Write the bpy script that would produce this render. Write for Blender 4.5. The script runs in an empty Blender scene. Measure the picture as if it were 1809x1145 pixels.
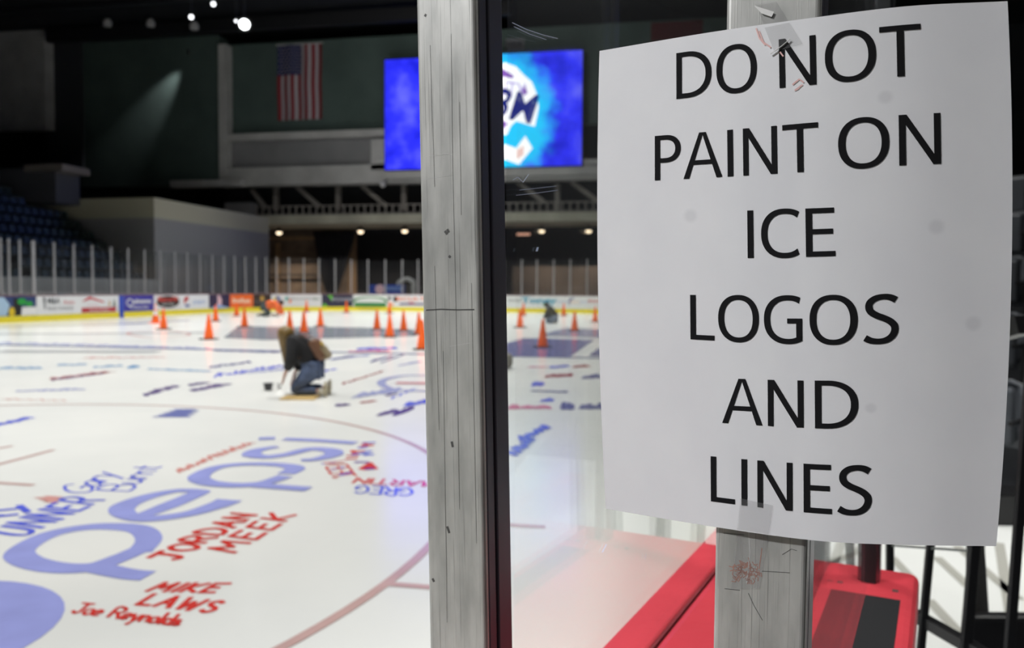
import bpy, bmesh, math, random
from mathutils import Vector, Matrix
random.seed(7)
sc = bpy.context.scene
COL = sc.collection
PI = math.pi

# ------------------------------------------------------------------ camera
F, CAMZ = 1457.0, 1.417
PITCH, ROLL, YAW = math.radians(2.4), math.radians(0.34), math.radians(11.23)
CX, CY = 5.886, -4.262                     # camera on the rink plan (origin: face-off circle)
cp, sp, cr, sr = math.cos(PITCH), math.sin(PITCH), math.cos(ROLL), math.sin(ROLL)
cy_, sy_ = math.cos(YAW), math.sin(YAW)
def lw(v):                                 # level camera frame (right, ahead, up) -> world
    return Vector((v[0]*cy_ - v[1]*sy_, v[0]*sy_ + v[1]*cy_, v[2]))
def LP(x, y, z):                           # level frame point, z absolute
    a = lw((x, y, 0)); return Vector((CX + a.x, CY + a.y, z))
RIGHT = lw((cr, sp*sr, cp*sr)); UP = lw((-sr, sp*cr, cp*cr)); FWD = lw((0, cp, -sp))
cam_d = bpy.data.cameras.new('camera'); cam = bpy.data.objects.new('camera', cam_d); COL.objects.link(cam)
cam_d.sensor_width = 36; cam_d.lens = 36*F/1809; cam_d.clip_start = 0.02; cam_d.clip_end = 300
cam.matrix_world = Matrix(((RIGHT.x, UP.x, -FWD.x, CX), (RIGHT.y, UP.y, -FWD.y, CY), (RIGHT.z, UP.z, -FWD.z, CAMZ), (0, 0, 0, 1)))
cam_d.dof.use_dof = True; cam_d.dof.focus_distance = 0.47; cam_d.dof.aperture_fstop = 11.0
sc.camera = cam
CAMP = Vector((CX, CY, CAMZ))
# ------------------------------------------------------------------ view, world
sc.view_settings.view_transform = 'Standard'; sc.view_settings.look = 'None'
sc.view_settings.gamma = 1; sc.view_settings.exposure = 0.0; sc.view_settings.use_curve_mapping = False
w = bpy.data.worlds.new('world'); sc.world = w; w.use_nodes = True
w.node_tree.nodes['Background'].inputs[0].default_value = (0.5, 0.6, 0.8, 1)
w.node_tree.nodes['Background'].inputs[1].default_value = 0.004
# ------------------------------------------------------------------ the rink's lamps and an added wall wash
def area(name, loc, size, power, target, spread=120, col=(1, 0.985, 0.95)):
    d = bpy.data.lights.new(name, 'AREA'); d.shape = 'DISK'; d.size = size; d.energy = power; d.color = col
    d.spread = math.radians(spread)
    o = bpy.data.objects.new(name, d); COL.objects.link(o); o.location = loc
    o.rotation_euler = (Vector(target) - Vector(loc)).to_track_quat('-Z', 'Y').to_euler(); return o
for v in (2, 12, 22, 32, 42):
    for u in (-14.5, 1.0):
        area('rink_light', (u, v, 17.5), 1.6, 770, (u*0.75 - 1.5, v, 0), 95)
area('end_light', (-2.5, -9.5, 9.0), 1.0, 48, (5.9, -4.0, 1.4), 34, (0.97, 0.97, 1))
area('fascia_fill', (-7.0, 30, 17.0), 1.5, 300, (-10, 56, 10), 90)  # added wash to brighten the far fascia, standing in for lamp spill
area('end_light', (9.5, -7.0, 8.0), 1.2, 5, (6.2, -3.9, 1.2), 70)

# ------------------------------------------------------------------ projecting helpers (onto real planes)
def ray(px, py):
    x = (px - 904.5)/F; y = -(py - 572.5)/F
    return FWD + RIGHT*x + UP*y
def G(px, py, z=0.0):
    d = ray(px, py); t = (z - CAMZ)/d.z; return CAMP + d*t
def PV(px, py, v):                         # on the plane v = const
    d = ray(px, py); t = (v - CY)/d.y; return CAMP + d*t
def PU(px, py, u):
    d = ray(px, py); t = (u - CX)/d.x; return CAMP + d*t
# ------------------------------------------------------------------ materials
MATS = {}
def mat(name, col, rough=0.6, metal=0.0, emit=None, estr=0, var=0.0, vscale=8, bump=0.0, bscale=60, spec=0.5, stretch=None):
    if name in MATS: return MATS[name]
    m = bpy.data.materials.new(name); m.use_nodes = True; nt = m.node_tree; b = nt.nodes['Principled BSDF']
    b.inputs['Base Color'].default_value = (*col, 1); b.inputs['Roughness'].default_value = rough
    b.inputs['Metallic'].default_value = metal; b.inputs['Specular IOR Level'].default_value = spec
    if emit: b.inputs['Emission Color'].default_value = (*emit, 1); b.inputs['Emission Strength'].default_value = estr
    tc = nt.nodes.new('ShaderNodeTexCoord'); src = tc.outputs['Object']
    if stretch:
        mp = nt.nodes.new('ShaderNodeMapping'); mp.inputs['Scale'].default_value = stretch
        nt.links.new(src, mp.inputs[0]); src = mp.outputs[0]
    if var > 0:
        n = nt.nodes.new('ShaderNodeTexNoise'); n.inputs['Scale'].default_value = vscale; n.inputs['Detail'].default_value = 5
        nt.links.new(src, n.inputs['Vector'])
        r = nt.nodes.new('ShaderNodeValToRGB'); r.color_ramp.elements[0].position = 0.3; r.color_ramp.elements[1].position = 0.72
        r.color_ramp.elements[0].color = (*[c*(1-var) for c in col], 1); r.color_ramp.elements[1].color = (*[min(1, c*(1+var)) for c in col], 1)
        nt.links.new(n.outputs['Fac'], r.inputs[0]); nt.links.new(r.outputs[0], b.inputs['Base Color'])
    if bump > 0:
        n2 = nt.nodes.new('ShaderNodeTexNoise'); n2.inputs['Scale'].default_value = bscale; n2.inputs['Detail'].default_value = 3
        nt.links.new(src, n2.inputs['Vector'])
        bp = nt.nodes.new('ShaderNodeBump'); bp.inputs['Strength'].default_value = bump; bp.inputs['Distance'].default_value = 0.01
        nt.links.new(n2.outputs['Fac'], bp.inputs['Height']); nt.links.new(bp.outputs[0], b.inputs['Normal'])
    MATS[name] = m; return m
def glassmat(name, tint=(0.97, 0.985, 0.98), ior=1.5, haze=0.0):
    m = bpy.data.materials.new(name); m.use_nodes = True; nt = m.node_tree; nt.nodes.clear()
    o = nt.nodes.new('ShaderNodeOutputMaterial'); t = nt.nodes.new('ShaderNodeBsdfTransparent'); t.inputs[0].default_value = (*tint, 1)
    g = nt.nodes.new('ShaderNodeBsdfGlossy'); g.inputs['Roughness'].default_value = 0.015; g.inputs['Color'].default_value = (1, 1, 1, 1)
    f = nt.nodes.new('ShaderNodeFresnel')
    geo = nt.nodes.new('ShaderNodeNewGeometry'); im = nt.nodes.new('ShaderNodeMix'); im.inputs[2].default_value = ior; im.inputs[3].default_value = 1/ior
    nt.links.new(geo.outputs['Backfacing'], im.inputs[0]); nt.links.new(im.outputs[0], f.inputs['IOR'])
    mx = nt.nodes.new('ShaderNodeMixShader'); nt.links.new(f.outputs[0], mx.inputs[0]); nt.links.new(t.outputs[0], mx.inputs[1]); nt.links.new(g.outputs[0], mx.inputs[2])
    last = mx
    if haze > 0:
        d = nt.nodes.new('ShaderNodeBsdfDiffuse'); d.inputs[0].default_value = (0.8, 0.82, 0.85, 1)
        m2 = nt.nodes.new('ShaderNodeMixShader'); m2.inputs[0].default_value = haze
        nt.links.new(mx.outputs[0], m2.inputs[1]); nt.links.new(d.outputs[0], m2.inputs[2]); last = m2
    nt.links.new(last.outputs[0], o.inputs[0]); MATS[name] = m; return m
GLASS = glassmat('rink_glass', haze=0.012)
GLASSF = glassmat('far_rink_glass', haze=0.006)
def srgb(r, g, b):
    return tuple(((c/255)/12.92 if c/255 <= 0.04045 else ((c/255+0.055)/1.055)**2.4) for c in (r, g, b))
# ------------------------------------------------------------------ mesh helpers
class MB:
    def __init__(s): s.v = []; s.f = []; s.mi = []
    def quad(s, *p, mi=0):
        n = len(s.v); s.v += [tuple(q) for q in p]; s.f.append(tuple(range(n, n+len(p)))); s.mi.append(mi)
    def hexa(s, P, mi=0):                  # P: 4 bottom (ccw), 4 top
        n = len(s.v); s.v += [tuple(q) for q in P]
        for f in ((3, 2, 1, 0), (4, 5, 6, 7), (0, 1, 5, 4), (1, 2, 6, 5), (2, 3, 7, 6), (3, 0, 4, 7)):
            s.f.append(tuple(n+i for i in f)); s.mi.append(mi)
    def box(s, x0, x1, y0, y1, z0, z1, mi=0):
        s.hexa([(x0, y0, z0), (x1, y0, z0), (x1, y1, z0), (x0, y1, z0), (x0, y0, z1), (x1, y0, z1), (x1, y1, z1), (x0, y1, z1)], mi)
    def bar(s, a, b, wx, wy=None, mi=0):   # rectangular bar between two points
        a, b = Vector(a), Vector(b); wy = wy or wx; d = (b-a).normalized()
        r = Vector((0, 0, 1)) if abs(d.z) < 0.9 else Vector((1, 0, 0))
        x = d.cross(r).normalized()*wx/2; y = d.cross(x).normalized()*wy/2
        s.hexa([a-x-y, a+x-y, a+x+y, a-x+y, b-x-y, b+x-y, b+x+y, b-x+y], mi)
    def lathe(s, prof, seg=20, c=(0, 0, 0), mi=0, caps=True):
        n = len(s.v)
        for (r, z) in prof:
            for i in range(seg):
                a = 2*PI*i/seg; s.v.append((c[0]+r*math.cos(a), c[1]+r*math.sin(a), c[2]+z))
        for k in range(len(prof)-1):
            for i in range(seg):
                j = (i+1) % seg; s.f.append((n+k*seg+i, n+k*seg+j, n+(k+1)*seg+j, n+(k+1)*seg+i)); s.mi.append(mi)
        if caps:
            s.f.append(tuple(n+i for i in range(seg))[::-1]); s.mi.append(mi)
            s.f.append(tuple(n+(len(prof)-1)*seg+i for i in range(seg))); s.mi.append(mi)
    def build(s, name, mats, parent=None, smooth=False, bevel=0, seg=2, sub=0):
        me = bpy.data.meshes.new(name); me.from_pydata(s.v, [], s.f)
        for m in (mats if isinstance(mats, (list, tuple)) else [mats]): me.materials.append(m)
        me.polygons.foreach_set('material_index', s.mi)
        if smooth: me.polygons.foreach_set('use_smooth', [True]*len(me.polygons))
        me.update()
        o = bpy.data.objects.new(name, me); COL.objects.link(o)
        if parent: o.parent = parent
        if bevel:
            md = o.modifiers.new('bevel', 'BEVEL'); md.width = bevel; md.segments = seg; md.limit_method = 'ANGLE'
        if sub:
            md = o.modifiers.new('subdivision', 'SUBSURF'); md.levels = sub; md.render_levels = sub
        return o
def tag(o, label=None, cat=None, group=None, kind=None):
    if label: o['label'] = label
    if cat: o['category'] = cat
    if group: o['group'] = group
    if kind: o['kind'] = kind
    return o
def struct(o, label=None):
    o['kind'] = 'structure'
    if label: o['label'] = label
    return o
def empty(name, loc=(0, 0, 0), rz=0.0):
    o = bpy.data.objects.new(name, None); COL.objects.link(o); o.location = loc; o.rotation_euler = (0, 0, rz)
    o.empty_display_size = 0.1; return o
def copy_tree(o, loc, rz=None, label=None):
    c = o.copy(); COL.objects.link(c); c.location = loc
    if rz is not None: c.rotation_euler = (0, 0, rz)
    if label: c['label'] = label
    for ch in o.children:
        d = ch.copy(); COL.objects.link(d); d.parent = c
        for g in ch.children:
            e = g.copy(); COL.objects.link(e); e.parent = d
    return c
def text_geo(body, size=1.0, shear=0.0, bold=0.0):
    cu = bpy.data.curves.new('lettering', 'FONT'); cu.body = body; cu.size = size; cu.shear = shear; cu.offset = bold
    cu.align_x = 'CENTER'; cu.align_y = 'CENTER'; cu.resolution_u = 3
    ob = bpy.data.objects.new('lettering', cu); COL.objects.link(ob)
    dg = bpy.context.evaluated_depsgraph_get(); me = bpy.data.meshes.new_from_object(ob.evaluated_get(dg))
    vs = [tuple(v.co) for v in me.vertices]; fs = [tuple(p.vertices) for p in me.polygons]
    bpy.data.objects.remove(ob); bpy.data.curves.remove(cu); bpy.data.meshes.remove(me)
    return vs, fs
def spline(P, n=8):
    if len(P) < 3: return [Vector(p) for p in P]
    P = [Vector(p) for p in P]; Q = [P[0]*2-P[1]] + P + [P[-1]*2-P[-2]]; out = []
    for i in range(1, len(Q)-2):
        for k in range(n):
            t = k/n; a, b, c, d = Q[i-1], Q[i], Q[i+1], Q[i+2]
            out.append(0.5*((2*b) + (c-a)*t + (2*a-5*b+4*c-d)*t*t + (3*b-a-3*c+d)*t**3))
    out.append(P[-1]); return out
def ribbon(mb, pts, width, z=None, mi=0, closed=False, taper=None):   # flat stroke in the xy plane
    n = len(pts)
    if n < 2: return
    base = len(mb.v)
    for i, p in enumerate(pts):
        a = pts[(i-1) % n] if (closed or i > 0) else pts[i]; b = pts[(i+1) % n] if (closed or i < n-1) else pts[i]
        t = Vector((b[0]-a[0], b[1]-a[1])); t = t.normalized() if t.length > 1e-9 else Vector((1, 0))
        ww = width if taper is None else width*taper[i]
        nx, ny = -t.y*ww/2, t.x*ww/2; zz = z if z is not None else p[2]
        mb.v += [(p[0]+nx, p[1]+ny, zz), (p[0]-nx, p[1]-ny, zz)]
    for i in range(n if closed else n-1):
        j = (i+1) % n
        mb.f.append((base+2*i+1, base+2*j+1, base+2*j, base+2*i)); mb.mi.append(mi)

# ================================================================== SETTING: ice, floors, roof, walls
ICE = bpy.data.materials.new('ice'); ICE.use_nodes = True
nt = ICE.node_tree; b = nt.nodes['Principled BSDF']
b.inputs['Roughness'].default_value = 0.17; b.inputs['IOR'].default_value = 1.33
tc = nt.nodes.new('ShaderNodeTexCoord')
n = nt.nodes.new('ShaderNodeTexNoise'); n.inputs['Scale'].default_value = 0.5; n.inputs['Detail'].default_value = 6
nt.links.new(tc.outputs['Object'], n.inputs['Vector'])
r = nt.nodes.new('ShaderNodeValToRGB'); r.color_ramp.elements[0].color = (0.8, 0.82, 0.805, 1); r.color_ramp.elements[1].color = (0.9, 0.91, 0.88, 1)
r.color_ramp.elements[0].position = 0.3; r.color_ramp.elements[1].position = 0.7
nt.links.new(n.outputs['Fac'], r.inputs[0]); nt.links.new(r.outputs[0], b.inputs['Base Color'])
n2 = nt.nodes.new('ShaderNodeTexNoise'); n2.inputs['Scale'].default_value = 3; nt.links.new(tc.outputs['Object'], n2.inputs['Vector'])
bp = nt.nodes.new('ShaderNodeBump'); bp.inputs['Strength'].default_value = 0.25; bp.inputs['Distance'].default_value = 0.004
nt.links.new(n2.outputs['Fac'], bp.inputs['Height']); nt.links.new(bp.outputs[0], b.inputs['Normal'])

# rink plan: rounded rectangle, walked from the near left, up the left side, across the far end, back down the right
UL, UR, V0, V1, RC = -19.65, 6.25, -9.45, 46.0, 8.53
PATH = []
def arc(cx, cy, a0, a1, n=24, r=RC):
    for i in range(n+1):
        a = math.radians(a0+(a1-a0)*i/n); PATH.append(Vector((cx+r*math.cos(a), cy+r*math.sin(a))))
arc(UR-RC, V0+RC, -27, -90); arc(UL+RC, V0+RC, 270, 180); arc(UL+RC, V1-RC, 180, 90); arc(UR-RC, V1-RC, 90, 0); arc(UR-RC, V0+RC, 0, -10.5, 6)
S = [0.0]
for i in range(1, len(PATH)): S.append(S[-1]+(PATH[i]-PATH[i-1]).length)
def on_path(s, off=0.0, z=0.0):            # off > 0: into the rink
    s = max(0.0, min(S[-1], s)); lo = 0
    import bisect
    lo = max(0, min(len(PATH)-2, bisect.bisect_right(S, s)-1))
    t = (s-S[lo])/max(1e-9, S[lo+1]-S[lo]); p = PATH[lo].lerp(PATH[lo+1], t)
    d = (PATH[lo+1]-PATH[lo]).normalized(); nrm = Vector((d.y, -d.x))
    return Vector((p.x+nrm.x*off, p.y+nrm.y*off, z))
def s_at(px, z=1.0):                       # arc length at which the boards are seen at column px (beyond the near corner)
    best = None
    d = ray(px, 512); ang = math.atan2(d.y, d.x)
    s = S[49]+2
    prev = None
    while s < S[-1]-1:
        p = on_path(s); a = math.atan2(p.y-CY, p.x-CX) - ang
        if prev is not None and prev > 0 >= a and abs(a) < 1: return s
        prev = a; s += 0.05
    return None
def strip(name, s0, s1, off0, off1, z0, z1, m, parent=None, step=0.6):
    mb = MB(); n = max(1, int((s1-s0)/step))
    ss = [s0+(s1-s0)*i/n for i in range(n+1)]
    for a, b_ in zip(ss[:-1], ss[1:]):
        mb.hexa([on_path(a, off0, z0), on_path(b_, off0, z0), on_path(b_, off1, z0), on_path(a, off1, z0),
                 on_path(a, off0, z1), on_path(b_, off0, z1), on_path(b_, off1, z1), on_path(a, off1, z1)])
    return mb.build(name, m, parent)
# ice sheet as one polygon inside the boards
mb = MB(); cpt = Vector((UL/2+UR/2, 18, 0)); mb.v.append(tuple(cpt))
N = len(PATH)
for p in PATH: mb.v.append((p.x, p.y, 0))
for i in range(N): mb.f.append((0, 1+(i+1) % N, 1+i)); mb.mi.append(0)
floor = struct(mb.build('floor', ICE), 'white ice sheet of the rink')
CONC = mat('dark_concrete', (0.05, 0.05, 0.055), 0.7, var=0.3, vscale=2)
mb = MB(); mb.box(-60, 40, -25, 75, -0.12, -0.02); struct(mb.build('floor_concourse', CONC))
mb = MB(); mb.box(-60, 40, -25, 75, 22, 22.3); struct(mb.build('ceiling', mat('black_roof', (0.006, 0.007, 0.01), 0.9)))

GREEN = mat('dark_green_wall', (0.09, 0.125, 0.115), 0.9, var=0.15, vscale=0.3, spec=0.1)
GREY = mat('grey_wall', (0.26, 0.26, 0.27), 0.85, var=0.1, vscale=0.5, spec=0.1)
LGREY = mat('light_grey_fascia', (0.5, 0.5, 0.49), 0.85, var=0.12, vscale=0.7, spec=0.1)
DGREY = mat('charcoal_wall', (0.06, 0.062, 0.07), 0.9, spec=0.1)
BLACK = mat('black_paint', (0.008, 0.008, 0.01), 0.6)
BROWN = mat('brown_wall', (0.2, 0.155, 0.125), 0.85, var=0.3, vscale=1.0, spec=0.1)
def vbox(name, px0, px1, y0, y1, v, depth, m, parent=None, yref=None, bevel=0):
    """box facing the rink on the plane v; top y0 and bottom y1 read at px0"""
    a = PV(px0, y0, v); b_ = PV(px1, y0, v); zb = PV(px0, y1, v).z
    mb = MB(); mb.box(a.x, b_.x, v, v+depth, zb, a.z); return mb.build(name, m, parent, bevel=bevel)
def vbox2(mb, px0, px1, y0, y1, v, depth, mi=0):
    a = PV(px0, y0, v); b_ = PV(px1, y0, v); zb = PV(px0, y1, v).z
    mb.box(a.x, b_.x, v, v+depth, zb, a.z, mi)
mb = MB(); mb.box(-60, 40, 66, 66.5, 0, 22); struct(mb.build('wall_far', DGREY))
mb = MB(); mb.box(-60, -59.5, -25, 66, 0, 22); struct(mb.build('wall_left', DGREY))
mb = MB(); mb.box(39.5, 40, -25, 66, 0, 22); struct(mb.build('wall_right', DGREY))
mb = MB(); mb.box(-60, 40, -25, -24.5, 0, 22); struct(mb.build('wall_near', DGREY))
struct(vbox('wall_upper_right', 396, 1500, 80, 240, 56.0, 0.8, GREEN), 'dark green upper wall behind the flag')
struct(vbox('wall_upper_left', 140, 386, 76, 331, 55.2, 1.5, GREEN), 'dark green upper wall panel left of the flag')
struct(vbox('trim_1', 385, 398, 78, 330, 54.9, 1.0, LGREY))
struct(vbox('wall_grey_upper_left', -260, 76, -60, 240, 54.0, 1.0, LGREY))
struct(vbox('wall_charcoal_upper_left', 76, 141, -60, 300, 55.0, 1.0, DGREY))
# grey band with recess and the fascia below the screen
mb = MB()
vbox2(mb, 398, 682, 237, 249, 55.0, 1.2); vbox2(mb, 398, 1500, 297, 329, 55.0, 1.2); vbox2(mb, 655, 682, 246, 300, 55.0, 1.2)
struct(mb.build('trim_2', LGREY))
struct(vbox('wall_band', 398, 660, 245, 300, 55.7, 0.4, GREY))
struct(vbox('trim_3', 680, 1500, 303, 316, 54.5, 0.5, LGREY))
struct(vbox('trim_4', 300, 425, 319, 331, 54.3, 0.8, LGREY))
# gantry truss under the fascia
t = empty('roof_truss', PV(600, 370, 57)); tag(t, 'grey steel truss with diagonal braces under the upper wall', 'truss')
TR = mat('truss_steel', (0.3, 0.28, 0.26), 0.6)
def child_world(o, parent):
    o.parent = parent; o.matrix_parent_inverse = parent.matrix_basis.inverted(); return o
for (x0, y0, x1, y1) in ((445, 335, 470, 368), (525, 330, 566, 366), (640, 329, 683, 364), (760, 325, 805, 362), (915, 322, 962, 358), (1010, 322, 1060, 358)):
    m_ = MB(); m_.bar(PV(x0, y0, 57), PV(x1, y1, 57), 0.32); child_world(m_.build('diagonal_brace', TR), t)
for x in (488, 598, 714, 850, 985):
    m_ = MB(); m_.bar(PV(x, 325, 57.2), PV(x, 372, 57.2), 0.36); child_world(m_.build('upright', TR), t)
struct(vbox('wall_truss_void', 398, 1500, 322, 380, 61, 0.3, DGREY))
# catwalk deck with its railing
deck = empty('catwalk', PV(600, 385, 54)); tag(deck, 'pale concrete walkway deck crossing the far end above the tunnel', 'walkway')
FAS = mat('beige_fascia', (0.5, 0.49, 0.4), 0.8, var=0.15, vscale=0.6)
m_ = MB(); a = PV(396, 382, 54); b2 = PV(1500, 382, 54); zb = PV(396, 397, 54).z
m_.box(a.x, b2.x, 54, 59.3, zb, a.z); child_world(m_.build('deck_slab', FAS), deck)
m_ = MB(); zt = PV(560, 363, 54).z
m_.bar((PV(450, 363, 54).x, 54.2, zt), (b2.x, 54.2, zt), 0.07); m_.bar((PV(450, 363, 54).x, 54.2, a.z+0.1), (b2.x, 54.2, a.z+0.1), 0.07)
child_world(m_.build('handrail', TR), deck)
m_ = MB(); x = PV(450, 363, 54).x; m_.bar((0, 0, a.z), (0, 0, zt), 0.09); bl = m_.build('baluster', TR); first = True
while x < PV(1064, 363, 54).x:
    o = bl if first else bl.copy()
    if not first: COL.objects.link(o)
    first = False; o.location = (x, 54.2, 0); o.parent = deck; o.matrix_parent_inverse = Matrix.Translation(-deck.location); x += 0.55
o = vbox('control_booth', 396, 444, 358, 382, 54.5, 1.0, GREY, bevel=0.05); tag(o, 'small grey booth at the left end of the walkway', 'booth')
# concrete block corner wall
BLK = bpy.data.materials.new('painted_block'); BLK.use_nodes = True; nt = BLK.node_tree; b = nt.nodes['Principled BSDF']; b.inputs['Roughness'].default_value = 0.85
tc = nt.nodes.new('ShaderNodeTexCoord'); sx = nt.nodes.new('ShaderNodeSeparateXYZ'); nt.links.new(tc.outputs['Object'], sx.inputs[0])
mp = nt.nodes.new('ShaderNodeMapRange'); mp.inputs['From Min'].default_value = 5.3; mp.inputs['From Max'].default_value = 5.45; nt.links.new(sx.outputs['Z'], mp.inputs['Value'])
mxc = nt.nodes.new('ShaderNodeMix'); mxc.data_type = 'RGBA'; mxc.inputs['A'].default_value = (0.25, 0.25, 0.255, 1); mxc.inputs['B'].default_value = (0.42, 0.4, 0.3, 1)
nt.links.new(mp.outputs[0], mxc.inputs['Factor']); nt.links.new(mxc.outputs['Result'], b.inputs['Base Color'])
cw = PV(272, 349, 38.0)
mb = MB(); mb.box(cw.x-13, cw.x, 38.0, 51.5, 0, cw.z)
struct(mb.build('wall_block_corner', BLK), 'grey block wall with a tan upper band behind the left corner')
# tunnel under the walkway
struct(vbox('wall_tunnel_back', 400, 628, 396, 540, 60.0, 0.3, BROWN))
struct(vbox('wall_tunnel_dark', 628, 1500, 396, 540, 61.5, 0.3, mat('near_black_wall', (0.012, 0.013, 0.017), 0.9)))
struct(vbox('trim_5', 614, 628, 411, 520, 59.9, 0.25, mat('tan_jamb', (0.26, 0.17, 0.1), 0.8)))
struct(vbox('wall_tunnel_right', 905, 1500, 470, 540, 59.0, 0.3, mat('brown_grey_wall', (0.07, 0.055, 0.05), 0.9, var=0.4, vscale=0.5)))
WOOD = mat('raw_wood', (0.34, 0.23, 0.13), 0.7, var=0.2, vscale=2)
t = empty('wooden_door_frame', PV(510, 520, 59.6)); tag(t, 'pale wooden frame standing in the tunnel left of the black curtain', 'frame')
m_ = MB(); m_.bar(PV(468, 421, 59.6), PV(562, 421, 59.6), 0.22); child_world(m_.build('head_beam', WOOD), t)
m_ = MB(); m_.bar(PV(469, 421, 59.6), PV(469, 525, 59.6), 0.22); child_world(m_.build('side_post', WOOD), t)
m_ = MB(); m_.bar(PV(491, 430, 59.7), PV(491, 525, 59.7), 0.7, 0.1); child_world(m_.build('plank', WOOD), t)
m_ = MB(); m_.bar(PV(495, 458, 59.6), PV(560, 458, 59.6), 0.14); m_.bar(PV(440, 486, 59.6), PV(560, 486, 59.6), 0.14); child_world(m_.build('cross_rail', BLACK), t)
# curtain: gathered triangle of black cloth
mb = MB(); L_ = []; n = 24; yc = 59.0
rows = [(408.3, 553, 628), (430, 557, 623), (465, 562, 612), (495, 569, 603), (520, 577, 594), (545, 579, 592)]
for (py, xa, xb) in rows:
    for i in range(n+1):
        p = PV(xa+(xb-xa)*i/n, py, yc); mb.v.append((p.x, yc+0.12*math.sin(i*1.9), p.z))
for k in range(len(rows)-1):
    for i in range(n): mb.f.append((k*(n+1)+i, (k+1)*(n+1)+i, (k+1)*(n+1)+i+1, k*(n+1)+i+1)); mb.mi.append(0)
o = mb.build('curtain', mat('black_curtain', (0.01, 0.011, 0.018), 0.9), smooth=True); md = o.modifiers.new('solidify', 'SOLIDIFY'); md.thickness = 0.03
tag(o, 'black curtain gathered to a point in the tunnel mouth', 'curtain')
# tunnel downlights (round warm lamps) and a tube
WARM = mat('warm_lamp', (1, 0.8, 0.5), 0.5, emit=(1.0, 0.8, 0.55), estr=2.2)
DL = None
for px, py, wh in ((493, 410, 'above the wooden frame'), (637, 408, 'just right of the black curtain'), (715, 407, 'left of the near metal post'), (957, 407, 'right of the near metal post'), (1040, 407, 'beside the paper edge')):
    p = PV(px, py, 56.6)
    if DL is None:
        DL = empty('tunnel_lamp', p)
        m_ = MB(); m_.lathe([(0.04, 0.62), (0.04, 0.3), (0.16, 0.28), (0.3, 0.1), (0.32, 0.0)], 18); m_.build('lamp_shade', BLACK, DL)
        m_ = MB(); m_.lathe([(0.05, 0.05), (0.2, 0.0), (0.22, -0.1), (0.12, -0.2)], 18); m_.build('bulb', WARM, DL, smooth=True)
        tag(DL, 'small warm round lamp under the walkway '+wh, 'lamp', 'warm lamps under the walkway'); o = DL
    else:
        o = copy_tree(DL, p, label='small warm round lamp under the walkway '+wh)
    d = bpy.data.lights.new('tunnel_bulb', 'AREA'); d.shape = 'DISK'; d.size = 0.4; d.spread = math.radians(130); d.energy = 260; d.color = (1, 0.8, 0.6)
    l = bpy.data.objects.new('tunnel_bulb', d); COL.objects.link(l); l.location = p + Vector((0, 0.3, -0.45))
o = vbox('tube_light', 913, 936, 412, 416, 58.0, 0.15, mat('pink_tube', (1, 0.6, 0.45), 0.5, emit=(1, 0.5, 0.35), estr=0.6)); tag(o, 'dim pinkish strip lamp in the tunnel right of the near post', 'lamp')
# press box on the left and stands
t = empty('press_box', PV(40, 360, 36)); tag(t, 'grey balcony box with a pale ledge above the left seats', 'balcony')
m_ = MB(); vbox2(m_, -160, 98, 303, 362, 36.0, 1.9); child_world(m_.build('box_wall', mat('blue_grey_box', (0.06, 0.062, 0.075), 0.8)), t)
m_ = MB(); vbox2(m_, 42, 110, 291, 303, 35.7, 2.2); child_world(m_.build('ledge', mat('pale_ledge', (0.16, 0.14, 0.13), 0.8)), t)

# ================================================================== LEFT STANDS
ROWN, RUN, RISE = 17, 0.82, 0.57
US, ZS = -22.6, 1.35
STEP = mat('stand_concrete', (0.045, 0.048, 0.055), 0.85, var=0.2, vscale=1.5)
mb = MB()
for i in range(ROWN):
    mb.box(US-RUN*(i+1), US-RUN*i, -8, 37.2, 0, ZS+RISE*i)
struct(mb.build('floor_left_stands', STEP))
mb = MB(); mb.box(US+0.05, US+0.2, -8, 37.2, 0, ZS+0.5); struct(mb.build('trim_6', mat('pale_barrier', (0.3, 0.31, 0.32), 0.8)))
SEATM = mat('dark_teal_seat', (0.012, 0.026, 0.026), 0.5)
def seat_geo(mb, w_=0.48):
    mb.box(-0.02, 0.40, -w_/2, w_/2, 0.40, 0.45)                 # pan, seat faces +x
    mb.hexa([(-0.06, -w_/2, 0.42), (0.0, -w_/2, 0.42), (0.0, w_/2, 0.42), (-0.06, w_/2, 0.42), (-0.16, -w_/2+0.04, 0.86), (-0.11, -w_/2+0.04, 0.86), (-0.11, w_/2-0.04, 0.86), (-0.16, w_/2-0.04, 0.86)])
    mb.box(0.02, 0.1, -0.03, 0.03, 0.0, 0.42)
mb = MB(); seat_geo(mb); seat0 = mb.build('stadium_seat', SEATM, bevel=0.02, seg=1)
cand = []
for i in range(ROWN):
    for k in range(0, 32):
        v = 36.7 - 0.56*k
        if k % 16 == 15: continue
        p = Vector((US-RUN*i-0.42, v, ZS+RISE*i))
        q = p-CAMP; x = q.dot(RIGHT)/q.dot(FWD)*F+904.5
        if x > -25 and not (p.y > 34.6 and p.z > 5.2): cand.append(((p-CAMP).length, p))
cand.sort(key=lambda c: c[0])
first = True
for dd, p in cand[:296]:
    if first: o = seat0; o.location = p; first = False
    else: o = seat0.copy(); COL.objects.link(o); o.location = p
    tag(o, 'dark teal stadium seat in the rows of the left stand', 'seat', 'stadium seats in the left stand')
if len(cand) > 296:
    base = seat0.data; mb = MB(); s0 = MB(); seat_geo(s0)
    for dd, p in cand[296:]:
        n0 = len(mb.v); mb.v += [(x+p.x, y+p.y, z+p.z) for x, y, z in s0.v]; mb.f += [tuple(n0+i for i in f) for f in s0.f]; mb.mi += s0.mi
    o = mb.build('stadium_seats', SEATM); tag(o, 'remaining dark seats high in the left stand', 'seats', kind='stuff')

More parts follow.
